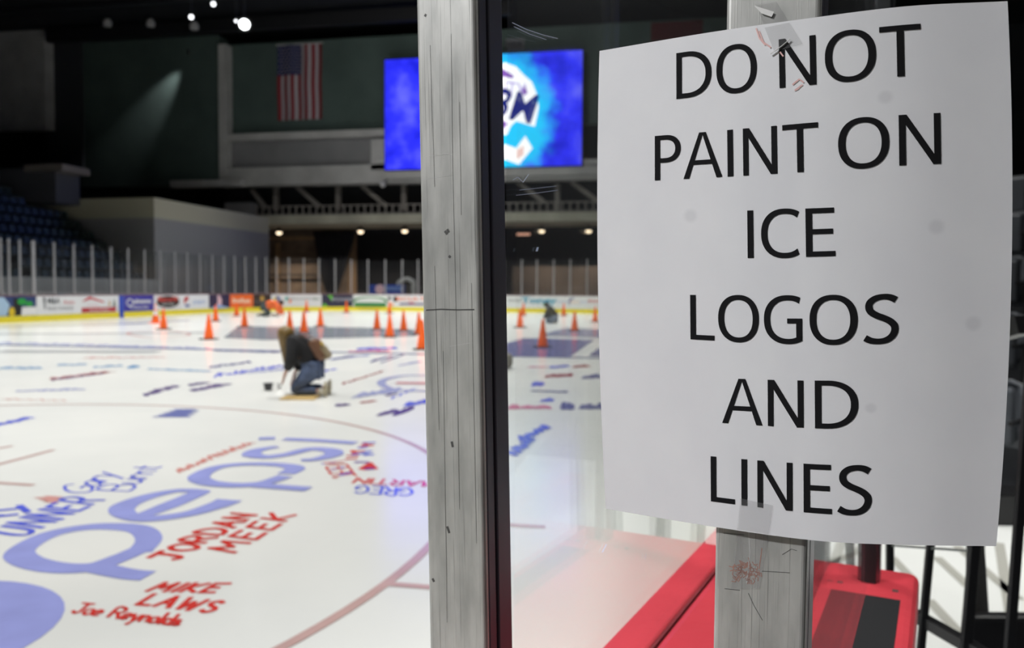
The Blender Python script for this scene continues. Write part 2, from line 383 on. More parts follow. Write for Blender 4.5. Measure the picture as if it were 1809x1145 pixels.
# ================================================================== FLAG, SCREEN, BANNERS
fv = 55.85; p0 = PV(490, 81, fv); p1 = PV(568, 81, fv); zb = PV(490, 213, fv).z; fw, fh = p1.x-p0.x, p0.z-zb
t = empty('flag', (p0.x+fw/2, fv, p0.z)); tag(t, 'American flag hanging vertically on the dark green wall', 'flag')
RED = mat('flag_red', (0.24, 0.015, 0.025), 0.8); WHI = mat('flag_white', (0.43, 0.4, 0.43), 0.8); NAVY = mat('flag_navy', (0.02, 0.025, 0.1), 0.8)
def flagpt(u, z): return (-fw/2+u*fw, 0.08*math.sin(u*16)+0.05*math.sin(z*9), -z*fh)
mb = MB(); SUBN = 4; NZ = 14
for i in range(13):
    for s_ in range(SUBN):
        for k in range(NZ):
            u0, u1 = (i+s_/SUBN)/13, (i+(s_+1)/SUBN)/13; z0, z1 = k/NZ, (k+1)/NZ
            mb.quad(flagpt(u0, z0), flagpt(u0, z1), flagpt(u1, z1), flagpt(u1, z0), mi=(0 if i % 2 == 0 else 1))
o = mb.build('stripes', [RED, WHI], t)
mb = MB()
for i in range(14):
    for k in range(6):
        u0, u1 = i/14*7/13, (i+1)/14*7/13; z0, z1 = k/6*0.4, (k+1)/6*0.4
        q = [flagpt(u0, z0), flagpt(u0, z1), flagpt(u1, z1), flagpt(u1, z0)]; mb.quad(*[(a_, b_-0.02, c_) for a_, b_, c_ in q])
cn = mb.build('canton', NAVY, t)
mb = MB()
for rr in range(9):
    for cc in range(6 if rr % 2 == 0 else 5):
        zc = (rr+1)/10*0.4; uc = ((cc+0.5 if rr % 2 == 0 else cc+1)/6)*7/13; c = Vector(flagpt(uc, zc)) - Vector((0, 0.04, 0)); pts = []
        for j in range(10):
            rad = 0.09 if j % 2 == 0 else 0.04; a = PI/2+j*PI/5; pts.append((c.x+rad*math.cos(a), c.y, c.z+rad*math.sin(a)))
        mb.quad(*pts[::-1])
o = mb.build('stars', WHI, cn)
mb = MB(); mb.bar((-fw/2-0.1, 0.02, 0.05), (fw/2+0.1, 0.02, 0.05), 0.08); mb.build('flag_pole', LGREY, t)

sv = 54.62; a = PV(680, 106, sv); b2 = PV(1029, 92, sv); zb = PV(680, 300, sv).z
SW, SH = b2.x-a.x, a.z-zb
t = empty('video_screen', ((a.x+b2.x)/2, sv, (a.z+zb)/2)); tag(t, 'large blue video screen showing a glowing white logo', 'screen')
m_ = MB(); m_.box(-SW/2-0.06, SW/2+0.06, 0.05, 1.36, -SH/2-0.06, SH/2+0.06); m_.build('screen_housing', BLACK, t)
SCR = bpy.data.materials.new('screen_picture'); SCR.use_nodes = True; nt = SCR.node_tree; nt.nodes.clear()
out = nt.nodes.new('ShaderNodeOutputMaterial'); em = nt.nodes.new('ShaderNodeEmission'); nt.links.new(em.outputs[0], out.inputs[0])
tc = nt.nodes.new('ShaderNodeTexCoord'); ns = nt.nodes.new('ShaderNodeTexNoise'); ns.inputs['Scale'].default_value = 0.45; ns.inputs['Detail'].default_value = 5
nt.links.new(tc.outputs['Object'], ns.inputs[0])
rp = nt.nodes.new('ShaderNodeValToRGB'); rp.color_ramp.elements[0].position = 0.3; rp.color_ramp.elements[0].color = (0.008, 0.012, 0.55, 1)
rp.color_ramp.elements[1].position = 0.72; rp.color_ramp.elements[1].color = (0.12, 0.13, 1, 1); e = rp.color_ramp.elements.new(0.5); e.color = (0.03, 0.035, 0.95, 1)
nt.links.new(ns.outputs['Fac'], rp.inputs[0])
LX, LZ = PV(893, 205, sv).x-(a.x+b2.x)/2-0.3, PV(893, 205, sv).z-(a.z+zb)/2   # centre of the logo on the picture
mp = nt.nodes.new('ShaderNodeMapping'); mp.inputs['Location'].default_value = (-LX/3.7, 0, -LZ/4.6); mp.inputs['Scale'].default_value = (1/3.7, 0, 1/4.6)
nt.links.new(tc.outputs['Object'], mp.inputs[0]); ln = nt.nodes.new('ShaderNodeVectorMath'); ln.operation = 'LENGTH'; nt.links.new(mp.outputs[0], ln.inputs[0])
ns2 = nt.nodes.new('ShaderNodeTexNoise'); ns2.inputs['Scale'].default_value = 1.1; nt.links.new(tc.outputs['Object'], ns2.inputs[0])
ad = nt.nodes.new('ShaderNodeMath'); ad.operation = 'MULTIPLY_ADD'; ad.inputs[1].default_value = 0.5; nt.links.new(ns2.outputs['Fac'], ad.inputs[0]); nt.links.new(ln.outputs['Value'], ad.inputs[2])
mr = nt.nodes.new('ShaderNodeMapRange'); mr.inputs['From Min'].default_value = 1.0; mr.inputs['From Max'].default_value = 1.45; mr.inputs['To Min'].default_value = 0.95; mr.inputs['To Max'].default_value = 0.0; mr.interpolation_type = 'SMOOTHSTEP'
nt.links.new(ad.outputs[0], mr.inputs[0])
mx = nt.nodes.new('ShaderNodeMix'); mx.data_type = 'RGBA'; mx.inputs['B'].default_value = (0.02, 0.62, 1, 1)
nt.links.new(mr.outputs[0], mx.inputs['Factor']); nt.links.new(rp.outputs[0], mx.inputs['A']); nt.links.new(mx.outputs['Result'], em.inputs[0]); em.inputs[1].default_value = 1.2
m_ = MB(); m_.box(-SW/2, SW/2, 0.0, 0.05, -SH/2, SH/2); pic = m_.build('picture', SCR, t)
def sxy(px, py): p = PV(px, py, sv); return (p.x-(a.x+b2.x)/2, p.z-(a.z+zb)/2)
def emis(name, col, s): return mat(name, (0, 0, 0), 0.5, emit=col, estr=s, spec=0)
EW = emis('screen_white', (1, 1, 1), 1.3); EP = emis('screen_purple', (0.28, 0.12, 0.55), 1.0); EN = emis('screen_navy', (0.012, 0.02, 0.2), 1.0); EO = emis('screen_orange', (0.9, 0.25, 0.15), 1)
def spoly(px, m, y, name):
    mb = MB(); P = [sxy(*q) for q in px]; mb.quad(*[(x, y, z) for x, z in P]); return mb.build(name, m, pic)
spoly([(840, 180), (845, 140), (862, 118), (893, 111), (912, 118), (925, 132), (940, 145), (948, 165), (952, 190), (945, 224), (912, 214), (903, 222), (896, 238), (868, 240), (850, 225), (835, 215)], EW, -0.02, 'logo_cloud')
spoly([(845, 265), (870, 262), (893, 255), (912, 262), (928, 240), (941, 262), (917, 291), (893, 282), (850, 288)], EW, -0.02, 'logo_banner')
spoly([(850, 150), (866, 128), (889, 122), (908, 134), (906, 139), (880, 134), (862, 150)], EP, -0.03, 'logo_arc')
spoly([(922, 160), (929, 152), (932, 165), (924, 170)], EP, -0.03, 'logo_dot')
spoly([(872, 222), (889, 212), (897, 219), (890, 228), (876, 232)], EP, -0.03, 'logo_mark')
vs, fs = text_geo('3M', 2.9, 0.1, 0.05); c0 = sxy(898, 190); mb = MB()
th = math.radians(-13)
for x, y, z in vs:
    x *= 0.85; mb.v.append((c0[0]+0.45+x*math.cos(th)-y*math.sin(th), -0.04, c0[1]+x*math.sin(th)+y*math.cos(th)))
mb.f = fs; mb.mi = [0]*len(fs); mb.build('logo_lettering', EN, pic)
vs, fs = text_geo('UTY', 1.5, 0.1, 0.0); c0 = sxy(902, 160); mb = MB()
for x, y, z in vs: mb.v.append((c0[0]+x*0.75, -0.035, c0[1]+y*1.1-x*0.15))
mb.f = fs; mb.mi = [0]*len(fs); mb.build('logo_small_lettering', emis('screen_violet', (0.55, 0.45, 0.9), 1), pic)
mb = MB()
for k in range(3):
    q = sxy(914+k*4, 272-k*3); mb.box(q[0], q[0]+0.09, -0.035, -0.03, q[1]-0.35, q[1]+0.3)
mb.build('logo_bars', EO, pic)
d = bpy.data.lights.new('screen_glow', 'AREA'); d.shape = 'RECTANGLE'; d.size = SW; d.size_y = SH; d.energy = 260; d.color = (0.1, 0.14, 1)
l = bpy.data.objects.new('screen_glow', d); COL.objects.link(l); l.location = ((a.x+b2.x)/2, sv-0.3, (a.z+zb)/2); l.rotation_euler = (PI/2, 0, PI)
l.rotation_euler = Vector((0, -1, -0.2)).to_track_quat('-Z', 'Y').to_euler()
o = vbox('championship_banner', 893, 926, 69, 88, 55.88, 0.1, mat('grey_banner', (0.22, 0.22, 0.24), 0.8)); tag(o, 'small grey banner with dark lettering above the screen', 'banner')
vs, fs = text_geo('2005', 0.7, 0, 0.02); p = PV(908, 80, 55.88); mb = MB(); mb.v = [(x, 0, y) for x, y, z in vs]; mb.f = fs; mb.mi = [0]*len(fs)
q = mb.build('banner_lettering', BLACK); q.location = p; child_world(q, o); q.location = p
o = vbox('red_banner', 1150, 1242, 40, 72, 55.88, 0.1, mat('dark_red_banner', (0.1, 0.008, 0.01), 0.8)); tag(o, 'dim red banner on the upper wall behind the paper top', 'banner')

# ================================================================== HIGH LAMPS
HEAD = mat('lamp_housing', (0.03, 0.03, 0.03), 0.4); SPOTW = mat('lamp_glow', (1, 1, 1), 0.4, emit=(0.95, 0.98, 1), estr=6); SPOTF = mat('lamp_glow_far', (1, 1, 1), 0.4, emit=(0.95, 0.96, 1), estr=3)
hl = None
for px, py, size, m, lab in ((432, 43, 0.38, SPOTW, 'brightest white arena floodlight hanging over the flag'), (338, 30, 0.16, SPOTF, 'white arena floodlight left of the brightest one, lower of the pair'), (377, 7, 0.16, SPOTF, 'white arena floodlight at the very top edge of the picture'), (417, 37, 0.1, SPOTF, 'tiny lamp touching the brightest floodlight on its left side')):
    p = PV(px, py, 38)
    hl = empty('floodlight', p); tag(hl, lab, 'floodlight', 'floodlights under the roof')
    to = (CAMP+Vector((-8, 6, 0))-p).normalized(); rot = to.to_track_quat('Z', 'Y')
    m_ = MB(); m_.lathe([(size*0.35, -0.5), (size*0.75, -0.3), (size, 0.05)], 20); q = m_.build('housing', HEAD, hl); q.rotation_mode = 'QUATERNION'; q.rotation_quaternion = rot
    m_ = MB(); m_.lathe([(size*0.7, 0.0), (size*0.72, 0.07), (size*0.4, 0.12)], 20); q = m_.build('lens', m, hl, smooth=True); q.rotation_mode = 'QUATERNION'; q.rotation_quaternion = rot
    m_ = MB(); m_.bar((0, 0, 0), (0, 0, 22-p.z), 0.06); m_.build('hanger', HEAD, hl)
for px, py in ((190, 42), (266, 42), (343, 47)):
    p = PV(px, py, 52); t = empty('unlit_floodlight', p); tag(t, {190: 'unlit lamp under the roof, leftmost of the row of three', 266: 'unlit lamp under the roof, middle of the row of three', 343: 'unlit lamp under the roof, rightmost of the row of three'}[px], 'floodlight', 'unlit lamps under the roof')
    m_ = MB(); m_.lathe([(0.3, -0.2), (0.34, 0.1), (0.2, 0.35)], 14); m_.build('housing', LGREY, t)
    m_ = MB(); m_.bar((0, 0, 0.3), (0, 0, 22-p.z), 0.07); m_.build('hanger', HEAD, t)
# roof beams
for k, (px0, px1, py0, py1, v) in enumerate(((80, 900, 52, 74, 53), (-100, 1300, 20, 28, 45))):
    o = vbox('roof_beam', px0, px1, py0, py1, v, 0.5, BLACK); tag(o, ['black roof beam across the top of the green wall', 'thin black roof beam nearer than the wall'][k], 'beam')
# wall-washing spot
p = PV(333, 92, 54.6); t = empty('wall_spotlight', p); tag(t, 'small spotlight throwing a slanted beam on the dark green wall', 'spotlight')
m_ = MB(); m_.lathe([(0.08, -0.15), (0.12, 0.15)], 12); m_.build('housing', HEAD, t)
d = bpy.data.lights.new('wall_beam', 'SPOT'); d.energy = 1500; d.color = (1, 1, 1); d.spot_size = math.radians(34); d.spot_blend = 1.0; d.shadow_soft_size = 0.15
l = bpy.data.objects.new('wall_beam', d); COL.objects.link(l); l.location = p+Vector((0, -0.35, 0.1)); tgt = PV(255, 225, 55.6)
l.rotation_euler = (tgt-l.location).to_track_quat('-Z', 'Y').to_euler()
p = PV(700, 262, 54.2); t = empty('fascia_camera', p); tag(t, 'small white camera bracket under the lower left corner of the screen', 'camera')
t.location = PV(676, 326, 54.4); m_ = MB(); m_.lathe([(0.1, -0.2), (0.2, -0.1), (0.2, 0.1), (0.08, 0.2)], 12); m_.build('dome', mat('white_plastic', (0.7, 0.7, 0.7), 0.4), t)
m_ = MB(); m_.bar((0, 0, 0.15), (0.4, 0.3, 0.5), 0.08); m_.build('bracket', BLACK, t)

# ================================================================== DASHER BOARDS AND RINK GLASS
WB = mat('white_board', (0.72, 0.73, 0.72), 0.35, var=0.03, vscale=1)
YEL = mat('yellow_kickplate', (0.85, 0.72, 0.03), 0.4); MAR = mat('maroon_cap', (0.16, 0.03, 0.06), 0.5); REDC = mat('red_plastic', (0.64, 0.05, 0.07), 0.42, var=0.08, vscale=6, bump=0.1, bscale=40)
ring = empty('dasher_board', (0, 0, 0)); tag(ring, 'white rink boards with yellow kickplate running round the far ice', 'rink boards')
s_end = S[-1]
strip('board_face', 0, s_end, -0.09, 0.0, -0.02, 1.04, WB, ring)
strip('kickplate', 0, s_end, -0.005, 0.014, -0.01, 0.25, YEL, ring)
strip('board_cap', 0, s_end, -0.12, 0.012, 1.04, 1.075, MAR, ring)
ALU = mat('glass_post_aluminium', (0.5, 0.5, 0.52), 0.35, metal=0.6)
posts = [3, 18, 37, 60, 97, 132, 165, 198, 228, 257, 285, 310, 332, 355, 376, 396, 415, 434, 452, 470, 489, 511, 537, 563, 591, 620, 650, 680, 709, 738, 767, 797, 828, 859, 890, 921, 948, 977, 1006, 1035, 1064]
mb = MB(); mb.box(-0.035, 0.035, -0.03, 0.03, 0, 2.2); gp = mb.build('glass_post', ALU, bevel=0.006, seg=1); gp_first = True
PB = {3: 'left picture edge', 60: 'tractor panel'}
prev = None; pane_s = []
for k, px in enumerate(posts):
    s = s_at(px); p = on_path(s, -0.05, 1.075); q = on_path(s+0.1, -0.05, 1.075); rz = math.atan2(q.y-p.y, q.x-p.x)
    if gp_first: o = gp; gp_first = False
    else: o = gp.copy(); COL.objects.link(o)
    o.location = p; o.rotation_euler = (0, 0, rz)
    if px == 60: o.scale = (2.1, 1.3, 1.0)
    where = 'thicker post at the seam beside the tractor panel' if px == 60 else None
    tag(o, where and 'thick bright aluminium rink glass '+where or 'slim aluminium upright holding the far rink glass', 'post', 'uprights of the far rink glass')
    pane_s.append(s)
mb0 = None
for k in range(len(pane_s)-1):
    a_, b_ = pane_s[k]+0.04, pane_s[k+1]-0.04
    if b_-a_ < 0.1: continue
    mb = MB(); mb.hexa([on_path(a_, -0.056, 1.077), on_path(b_, -0.056, 1.077), on_path(b_, -0.044, 1.077), on_path(a_, -0.044, 1.077), on_path(a_, -0.056, 3.2), on_path(b_, -0.056, 3.2), on_path(b_, -0.044, 3.2), on_path(a_, -0.044, 3.2)])
    tag(mb.build('rink_glass_pane', GLASSF), 'clear pane of the far rink glass between two uprights', 'glass pane', 'panes of the far rink glass')

# ---- advertising on the boards
AD_IDX = [0]
def board_text(body, s, z, size, m, parent, sx=1.0, shear=0.0, bold=0.0, name='lettering', off=0.02):
    vs, fs = text_geo(body, size, shear, bold); mb = MB()
    for x, y, zz in vs: mb.v.append(tuple(on_path(s+x*sx, off, z+y)))
    mb.f = [f for f in fs]; mb.mi = [0]*len(fs); return mb.build(name, m, parent)
def board_shape(pts, m, parent, name, off=0.017):     # pts in (s, z)
    mb = MB(); mb.quad(*[on_path(s, off, z) for s, z in pts]); return mb.build(name, m, parent)
def ell(s, z, rs, rz, n=20, a0=0, a1=360):
    return [(s+rs*math.cos(math.radians(a0+(a1-a0)*i/n)), z+rz*math.sin(math.radians(a0+(a1-a0)*i/n))) for i in range(n if a1-a0 == 360 else n+1)]
def ad(px0, px1, col, label, z0=0.26, z1=1.03):
    s0, s1 = s_at(px0), s_at(px1)
    o = strip('advertising_panel', s0, s1, 0.002, 0.012, z0, z1, mat('ad_%d_%d_%d' % tuple(int(c*999) for c in col), col, 0.35), None, 0.4)
    tag(o, label, 'advertising panel', 'advertising panels on the far boards'); return o, s0, s1
def C(name, *rgb): return mat('print_'+name, srgb(*rgb), 0.4)
W_ = C('white', 235, 235, 235); RD = C('red', 200, 40, 50); DK = C('dark', 40, 40, 46); GR = C('green', 30, 160, 60); NV = C('navy', 45, 60, 140); PK = C('pink', 230, 190, 200); TE = C('teal', 80, 180, 170); OR = C('orange', 240, 110, 30); GD = C('gold', 190, 150, 70); GY = C('grey', 110, 115, 120); YE = C('yellow', 220, 190, 30); LB = C('light_blue', 150, 180, 225); PU_ = C('purple', 70, 50, 110); BK2 = C('black', 20, 20, 22)
mid = lambda a_, b_, t_=0.5: a_+(b_-a_)*t_
o, s0, s1 = ad(-22, 63, srgb(40, 60, 110), 'blue advertising panel with a green and yellow tractor at the left picture edge')
w_ = s1-s0
board_shape([(s0, 0.27), (mid(s0, s1, 0.35), 0.27), (mid(s0, s1, 0.42), 0.7), (mid(s0, s1, 0.3), 1.0), (s0, 1.0)], C('sky', 170, 200, 225), o, 'sky_patch', 0.015)
board_shape([(mid(s0, s1, .46), .27), (mid(s0, s1, .66), .27), (mid(s0, s1, .66), .7), (mid(s0, s1, .6), .95), (mid(s0, s1, .5), .95), (mid(s0, s1, .5), .6)], BK2, o, 'tractor_cab')
board_shape(ell(mid(s0, s1, .46), .42, w_*.065, .19), YE, o, 'tractor_wheel', 0.019)
board_shape(ell(mid(s0, s1, .68), .82, w_*.1, .13), GR, o, 'tractor_bonnet', 0.018); board_shape(ell(mid(s0, s1, .84), .72, w_*.08, .1), GR, o, 'tractor_hood', 0.018)
board_shape([(mid(s0, s1, .66), .27), (s1, .27), (s1, .6), (mid(s0, s1, .68), .6)], W_, o, 'name_strip', 0.016)
o, s0, s1 = ad(64, 141, srgb(232, 234, 236), 'white advertising panel with grey and red lettering beside the tractor')
w_ = s1-s0
board_shape([(mid(s0, s1, .15), .5), (mid(s0, s1, .18), .5), (mid(s0, s1, .18), .98), (mid(s0, s1, .12), .98)], GY, o, 'bracket_mark')
board_text('M&A', mid(s0, s1, .36), .82, .34, GY, o, 1.0, 0, .01); board_text('Auto', mid(s0, s1, .72), .76, .22, RD, o, 1.5); board_text('Body Company', mid(s0, s1, .52), .52, .2, GY, o, 1.2)
o, s0, s1 = ad(141.5, 208, srgb(232, 234, 236), 'white advertising panel with a red house roof, left of the blue seam')
board_shape([(mid(s0, s1, .05), .8), (mid(s0, s1, .22), 1.0), (mid(s0, s1, .6), .76), (mid(s0, s1, .6), .7), (mid(s0, s1, .25), .88), (mid(s0, s1, .05), .76)], RD, o, 'red_roof')
board_shape([(mid(s0, s1, .02), .28), (mid(s0, s1, .93), .28), (mid(s0, s1, .93), .5), (mid(s0, s1, .02), .5)], C('brick_red', 190, 60, 70), o, 'red_band')
board_text('Kitchen & Bath', mid(s0, s1, .48), .385, .17, W_, o, 1.25, off=.022); board_text('remodeling', mid(s0, s1, .3), .61, .14, PK, o, 1.2)
board_shape([(mid(s0, s1, .84), .52), (mid(s0, s1, .92), .52), (mid(s0, s1, .88), .92)], C('olive', 80, 95, 70), o, 'bottle_mark'); board_shape([(mid(s0, s1, .72), .56), (mid(s0, s1, .78), .56), (mid(s0, s1, .75), .86)], GD, o, 'candle_mark')
s0, s1 = s_at(209.5), s_at(217); o = strip('gate_post', s0, s1, 0.002, 0.03, 0.0, 1.03, C('gate_blue', 40, 75, 190)); tag(o, 'blue upright strip between the white house panel and the blue panel', 'post')
o, s0, s1 = ad(217.5, 270, srgb(55, 50, 160), 'deep blue advertising panel with white serif lettering')
board_text('Q', mid(s0, s1, .18), .66, .55, W_, o, 1.2); board_text('uinsons', mid(s0, s1, .6), .74, .3, W_, o, 1.5, 0, .01); board_text('Security', mid(s0, s1, .55), .46, .24, W_, o, 1.5)
o, s0, s1 = ad(270.5, 318, srgb(228, 226, 228), 'white advertising panel with a black and red oval sign')
board_shape(ell(mid(s0, s1, .52), .68, (s1-s0)*.42, .31), BK2, o, 'black_oval'); board_text('Hoop-n-Sub', mid(s0, s1, .52), .8, .3, C('sign_red', 200, 70, 65), o, 1.15, 0, .03, off=.024); board_text('BAR & GRILL', mid(s0, s1, .52), .56, .15, W_, o, 1.3, off=.024)
o, s0, s1 = ad(318.5, 368, srgb(234, 236, 240), 'white advertising panel with a red and blue round emblem and pale blue word')
board_shape(ell(mid(s0, s1, .2), .7, (s1-s0)*.1, .24, 14, 40, 220), RD, o, 'emblem_red'); board_shape(ell(mid(s0, s1, .22), .58, (s1-s0)*.1, .2, 14, 200, 340), NV, o, 'emblem_blue')
board_text('pepsi', mid(s0, s1, .64), .66, .36, LB, o, 1.5)
o, s0, s1 = ad(368.5, 405, srgb(45, 35, 75), 'dark purple advertising panel with a pale pink figure')
board_shape([(mid(s0, s1, .0), .26), (mid(s0, s1, 1), .26), (mid(s0, s1, .5), .46)], LB, o, 'pale_base'); board_shape([(mid(s0, s1, .4), .42), (mid(s0, s1, .62), .42), (mid(s0, s1, .64), .7), (mid(s0, s1, .56), .98), (mid(s0, s1, .42), .98), (mid(s0, s1, .44), .7)], PK, o, 'pink_figure')
o, s0, s1 = ad(405.5, 446, srgb(245, 110, 40), 'bright orange advertising panel with pale lettering')
board_text('SunRun', mid(s0, s1, .5), .66, .34, C('cream', 255, 215, 185), o, 1.3, 0, .02); board_text('energy', mid(s0, s1, .72), .45, .2, C('peach', 255, 180, 140), o, 1.3)
o, s0, s1 = ad(446.5, 478, srgb(62, 48, 42), 'dark brown advertising panel with a small gold crest')
board_shape(ell(mid(s0, s1, .5), .78, (s1-s0)*.12, .17), GD, o, 'gold_crest'); board_text('TAVERN', mid(s0, s1, .5), .58, .2, GY, o, 1.6)
o, s0, s1 = ad(478.5, 567, srgb(225, 225, 226), 'long white advertising panel with a striped round badge and green and red rings')
board_shape(ell(mid(s0, s1, .13), .7, (s1-s0)*.075, .22), NV, o, 'badge_ring'); board_shape(ell(mid(s0, s1, .08), .7, (s1-s0)*.03, .16), YE, o, 'badge_yellow', .02); board_text('NT', mid(s0, s1, .15), .7, .24, W_, o, 1.2, off=.024)
board_shape(ell(mid(s0, s1, .31), .76, (s1-s0)*.03, .14), TE, o, 'teal_ring'); board_shape(ell(mid(s0, s1, .38), .62, (s1-s0)*.03, .14), C('coral', 235, 150, 120), o, 'coral_ring')
board_text('INSULATION', mid(s0, s1, .62), .76, .2, GY, o, 1.8); board_text('A+', mid(s0, s1, .9), .72, .3, C('sage', 120, 150, 130), o, 1.2)
o, s0, s1 = ad(567.5, 623, srgb(52, 52, 72), 'dark navy advertising panel with a bright green ribbon')
board_shape([(mid(s0, s1, .18), .98), (mid(s0, s1, .36), .98), (mid(s0, s1, .36), .66), (mid(s0, s1, .3), .66), (mid(s0, s1, .26), .82)], C('lime', 100, 190, 60), o, 'green_ribbon'); board_shape([(mid(s0, s1, .02), .28), (mid(s0, s1, .2), .28), (mid(s0, s1, .08), .52)], C('lime', 100, 190, 60), o, 'green_corner')
board_text('POWER', mid(s0, s1, .7), .7, .28, C('silver', 160, 160, 170), o, 1.5, 0, .01)
o, s0, s1 = ad(623.5, 683, srgb(228, 232, 228), 'white advertising panel with a green arch and green band')
board_shape([(mid(s0, s1, .02), .27), (mid(s0, s1, .98), .27), (mid(s0, s1, .98), .5), (mid(s0, s1, .02), .5)], C('leaf', 30, 130, 60), o, 'green_band'); board_shape([(mid(s0, s1, .12), .28), (mid(s0, s1, .86), .28), (mid(s0, s1, .86), .46), (mid(s0, s1, .12), .46)], C('mint', 200, 220, 205), o, 'mint_strip', .022)
mb = MB()
for i in range(10):
    q0, q1 = math.radians(18*i), math.radians(18*i+18); sc_ = mid(s0, s1, .5)
    mb.quad(*[on_path(sc_+rr*math.cos(q)*3.2, .02, .55+rr*math.sin(q)) for rr, q in ((.3, q0), (.36, q0), (.36, q1), (.3, q1))])
mb.build('green_arch', C('leaf', 30, 130, 60), o)
o, s0, s1 = ad(683.5, 701, srgb(228, 230, 232), 'narrow white advertising panel with a black square')
board_shape([(mid(s0, s1, .6), .6), (mid(s0, s1, .98), .6), (mid(s0, s1, .98), .92), (mid(s0, s1, .6), .92)], BK2, o, 'black_square'); board_shape(ell(mid(s0, s1, .2), .82, .12, .1), BK2, o, 'black_dot'); board_shape([(mid(s0, s1, .3), .32), (mid(s0, s1, .7), .32), (mid(s0, s1, .7), .5), (mid(s0, s1, .3), .5)], C('salmon', 245, 170, 120), o, 'salmon_patch')
o, s0, s1 = ad(701.5, 760, srgb(230, 230, 232), 'white advertising panel with orange letters and a red and purple stripe beside the near post')
board_text('BOAT', mid(s0, s1, .4), .76, .34, OR, o, 2.2); board_shape([(mid(s0, s1, .04), .4), (mid(s0, s1, .96), .4), (mid(s0, s1, .9), .5), (mid(s0, s1, .1), .5)], PU_, o, 'purple_stripe'); board_shape([(mid(s0, s1, .3), .4), (mid(s0, s1, .55), .4), (mid(s0, s1, .5), .56), (mid(s0, s1, .35), .56)], RD, o, 'red_patch', .022)
o, s0, s1 = ad(860, 1075, srgb(228, 230, 228), 'long white advertising panel with teal and red lettering seen through the near glass')
sc1 = s_at(909); board_text('WER', sc1, .72, .26, GY, o, 1.6); sc1 = s_at(951); board_text('Toney', sc1, .74, .5, C('sea_blue', 70, 160, 190), o, 1.7, 0, .02)
sc1 = s_at(1009); board_shape([(s_at(1004), .5), (s_at(1006), .48), (s_at(1007), .76), (s_at(1015), .93), (s_at(1012), .95), (s_at(1005), .84)], NV, o, 'blue_swoosh'); board_text('Care', s_at(1016), .68, .2, C('salmon', 245, 170, 120), o, 1.6); board_text('Health', s_at(994), .68, .18, LB, o, 1.6); board_text('STATE', s_at(1052), .72, .24, C('soft_red', 210, 110, 110), o, 1.6, 0, .01); board_text('Bank', s_at(1032), .68, .18, LB, o, 1.6)
# blue draped table and white object behind the far boards
p0 = PV(652, 503, 49); p1 = PV(709, 503, 49)
t = empty('draped_table', ((p0.x+p1.x)/2, 49, 0)); tag(t, 'table under a blue cloth with a round red and white emblem behind the boards', 'table')
w_ = (p1.x-p0.x)/2
m_ = MB(); m_.box(-w_, w_, 0, 0.9, 0, p0.z); m_.build('blue_cloth', C('table_blue', 30, 65, 160), t, bevel=0.04)
m_ = MB(); m_.quad(*[(-0.32*w_*1.0+0.35*math.cos(q*PI/10), -0.02, p0.z-0.3+0.32*math.sin(q*PI/10)) for q in range(20)]); m_.build('emblem', PK, t)
vs, fs = text_geo('TOYOTA', 0.34, 0, .01); m_ = MB(); m_.v = [(x+0.45*w_, -0.02, y+p0.z-0.28) for x, y, z in vs]; m_.f = fs; m_.mi = [0]*len(fs); m_.build('lettering', LB, t)
p = PV(724, 505, 50.8); t = empty('stacked_folding_chairs', (p.x, 50.8, 0)); tag(t, 'white curved frame standing behind the boards beside the blue table', 'frame')
m_ = MB()
pts = [(-0.9, 1.2), (-0.8, 1.9), (-0.2, 2.15), (0.3, 1.9), (0.25, 1.3), (0.5, 0.0)]
for q0, q1 in zip(pts[:-1], pts[1:]): m_.bar((q0[0], 0, q0[1]), (q1[0], 0, q1[1]), 0.26)
m_.bar((-0.9, 0, 0), (-0.9, 0, 1.3), 0.2)
t.name = 'curved_frame'; m_.build('frame_tube', mat('dull_white_frame', (0.42, 0.42, 0.4), 0.5), t, bevel=0.05)

# ================================================================== PAINT ON THE ICE (parts of the ice sheet)
def paint(name, *rgb): return mat('paint_'+name, srgb(*rgb), 0.16, var=0.06, vscale=5)
PB_ = paint('logo_blue', 166, 173, 238); PBL = paint('blue', 98, 110, 232); PRD = paint('red', 222, 66, 60); PRL = paint('circle_red', 205, 172, 168); PRB = paint('dull_red', 178, 78, 84)
PPU = paint('purple', 92, 68, 140); PPK = paint('pink', 222, 130, 165); PLB = paint('light_blue', 160, 190, 222); PGB = paint('grey_blue', 142, 148, 160); PVI = paint('violet_blue', 108, 112, 165); PFR = paint('faded_red', 226, 168, 162); PSB = paint('soft_blue', 172, 178, 222)
ZP = [0.0016]
def ice_part(mb, name, m, label=None):
    ZP[0] += 0.00006
    vv, ff = [], []
    for k, fc in enumerate(mb.f):
        ff.append(tuple(range(len(vv), len(vv)+len(fc)))); vv += [(mb.v[i][0], mb.v[i][1], k*1e-5) for i in fc]
    mb.v, mb.f = vv, ff
    o = mb.build(name, m, floor); o.location = (0, 0, ZP[0])
    if label: o['label'] = label
    return o
def gpt(px, py): p = G(px, py); return Vector((p.x, p.y))
def px_stroke(mb, pts, width, smooth=True):
    P = spline([gpt(*p) for p in pts], 7) if smooth else [gpt(*p) for p in pts]
    ribbon(mb, P, width, z=0)
def frame(O, A, U):
    o = gpt(*O); return o, gpt(*A)-o, gpt(*U)-o
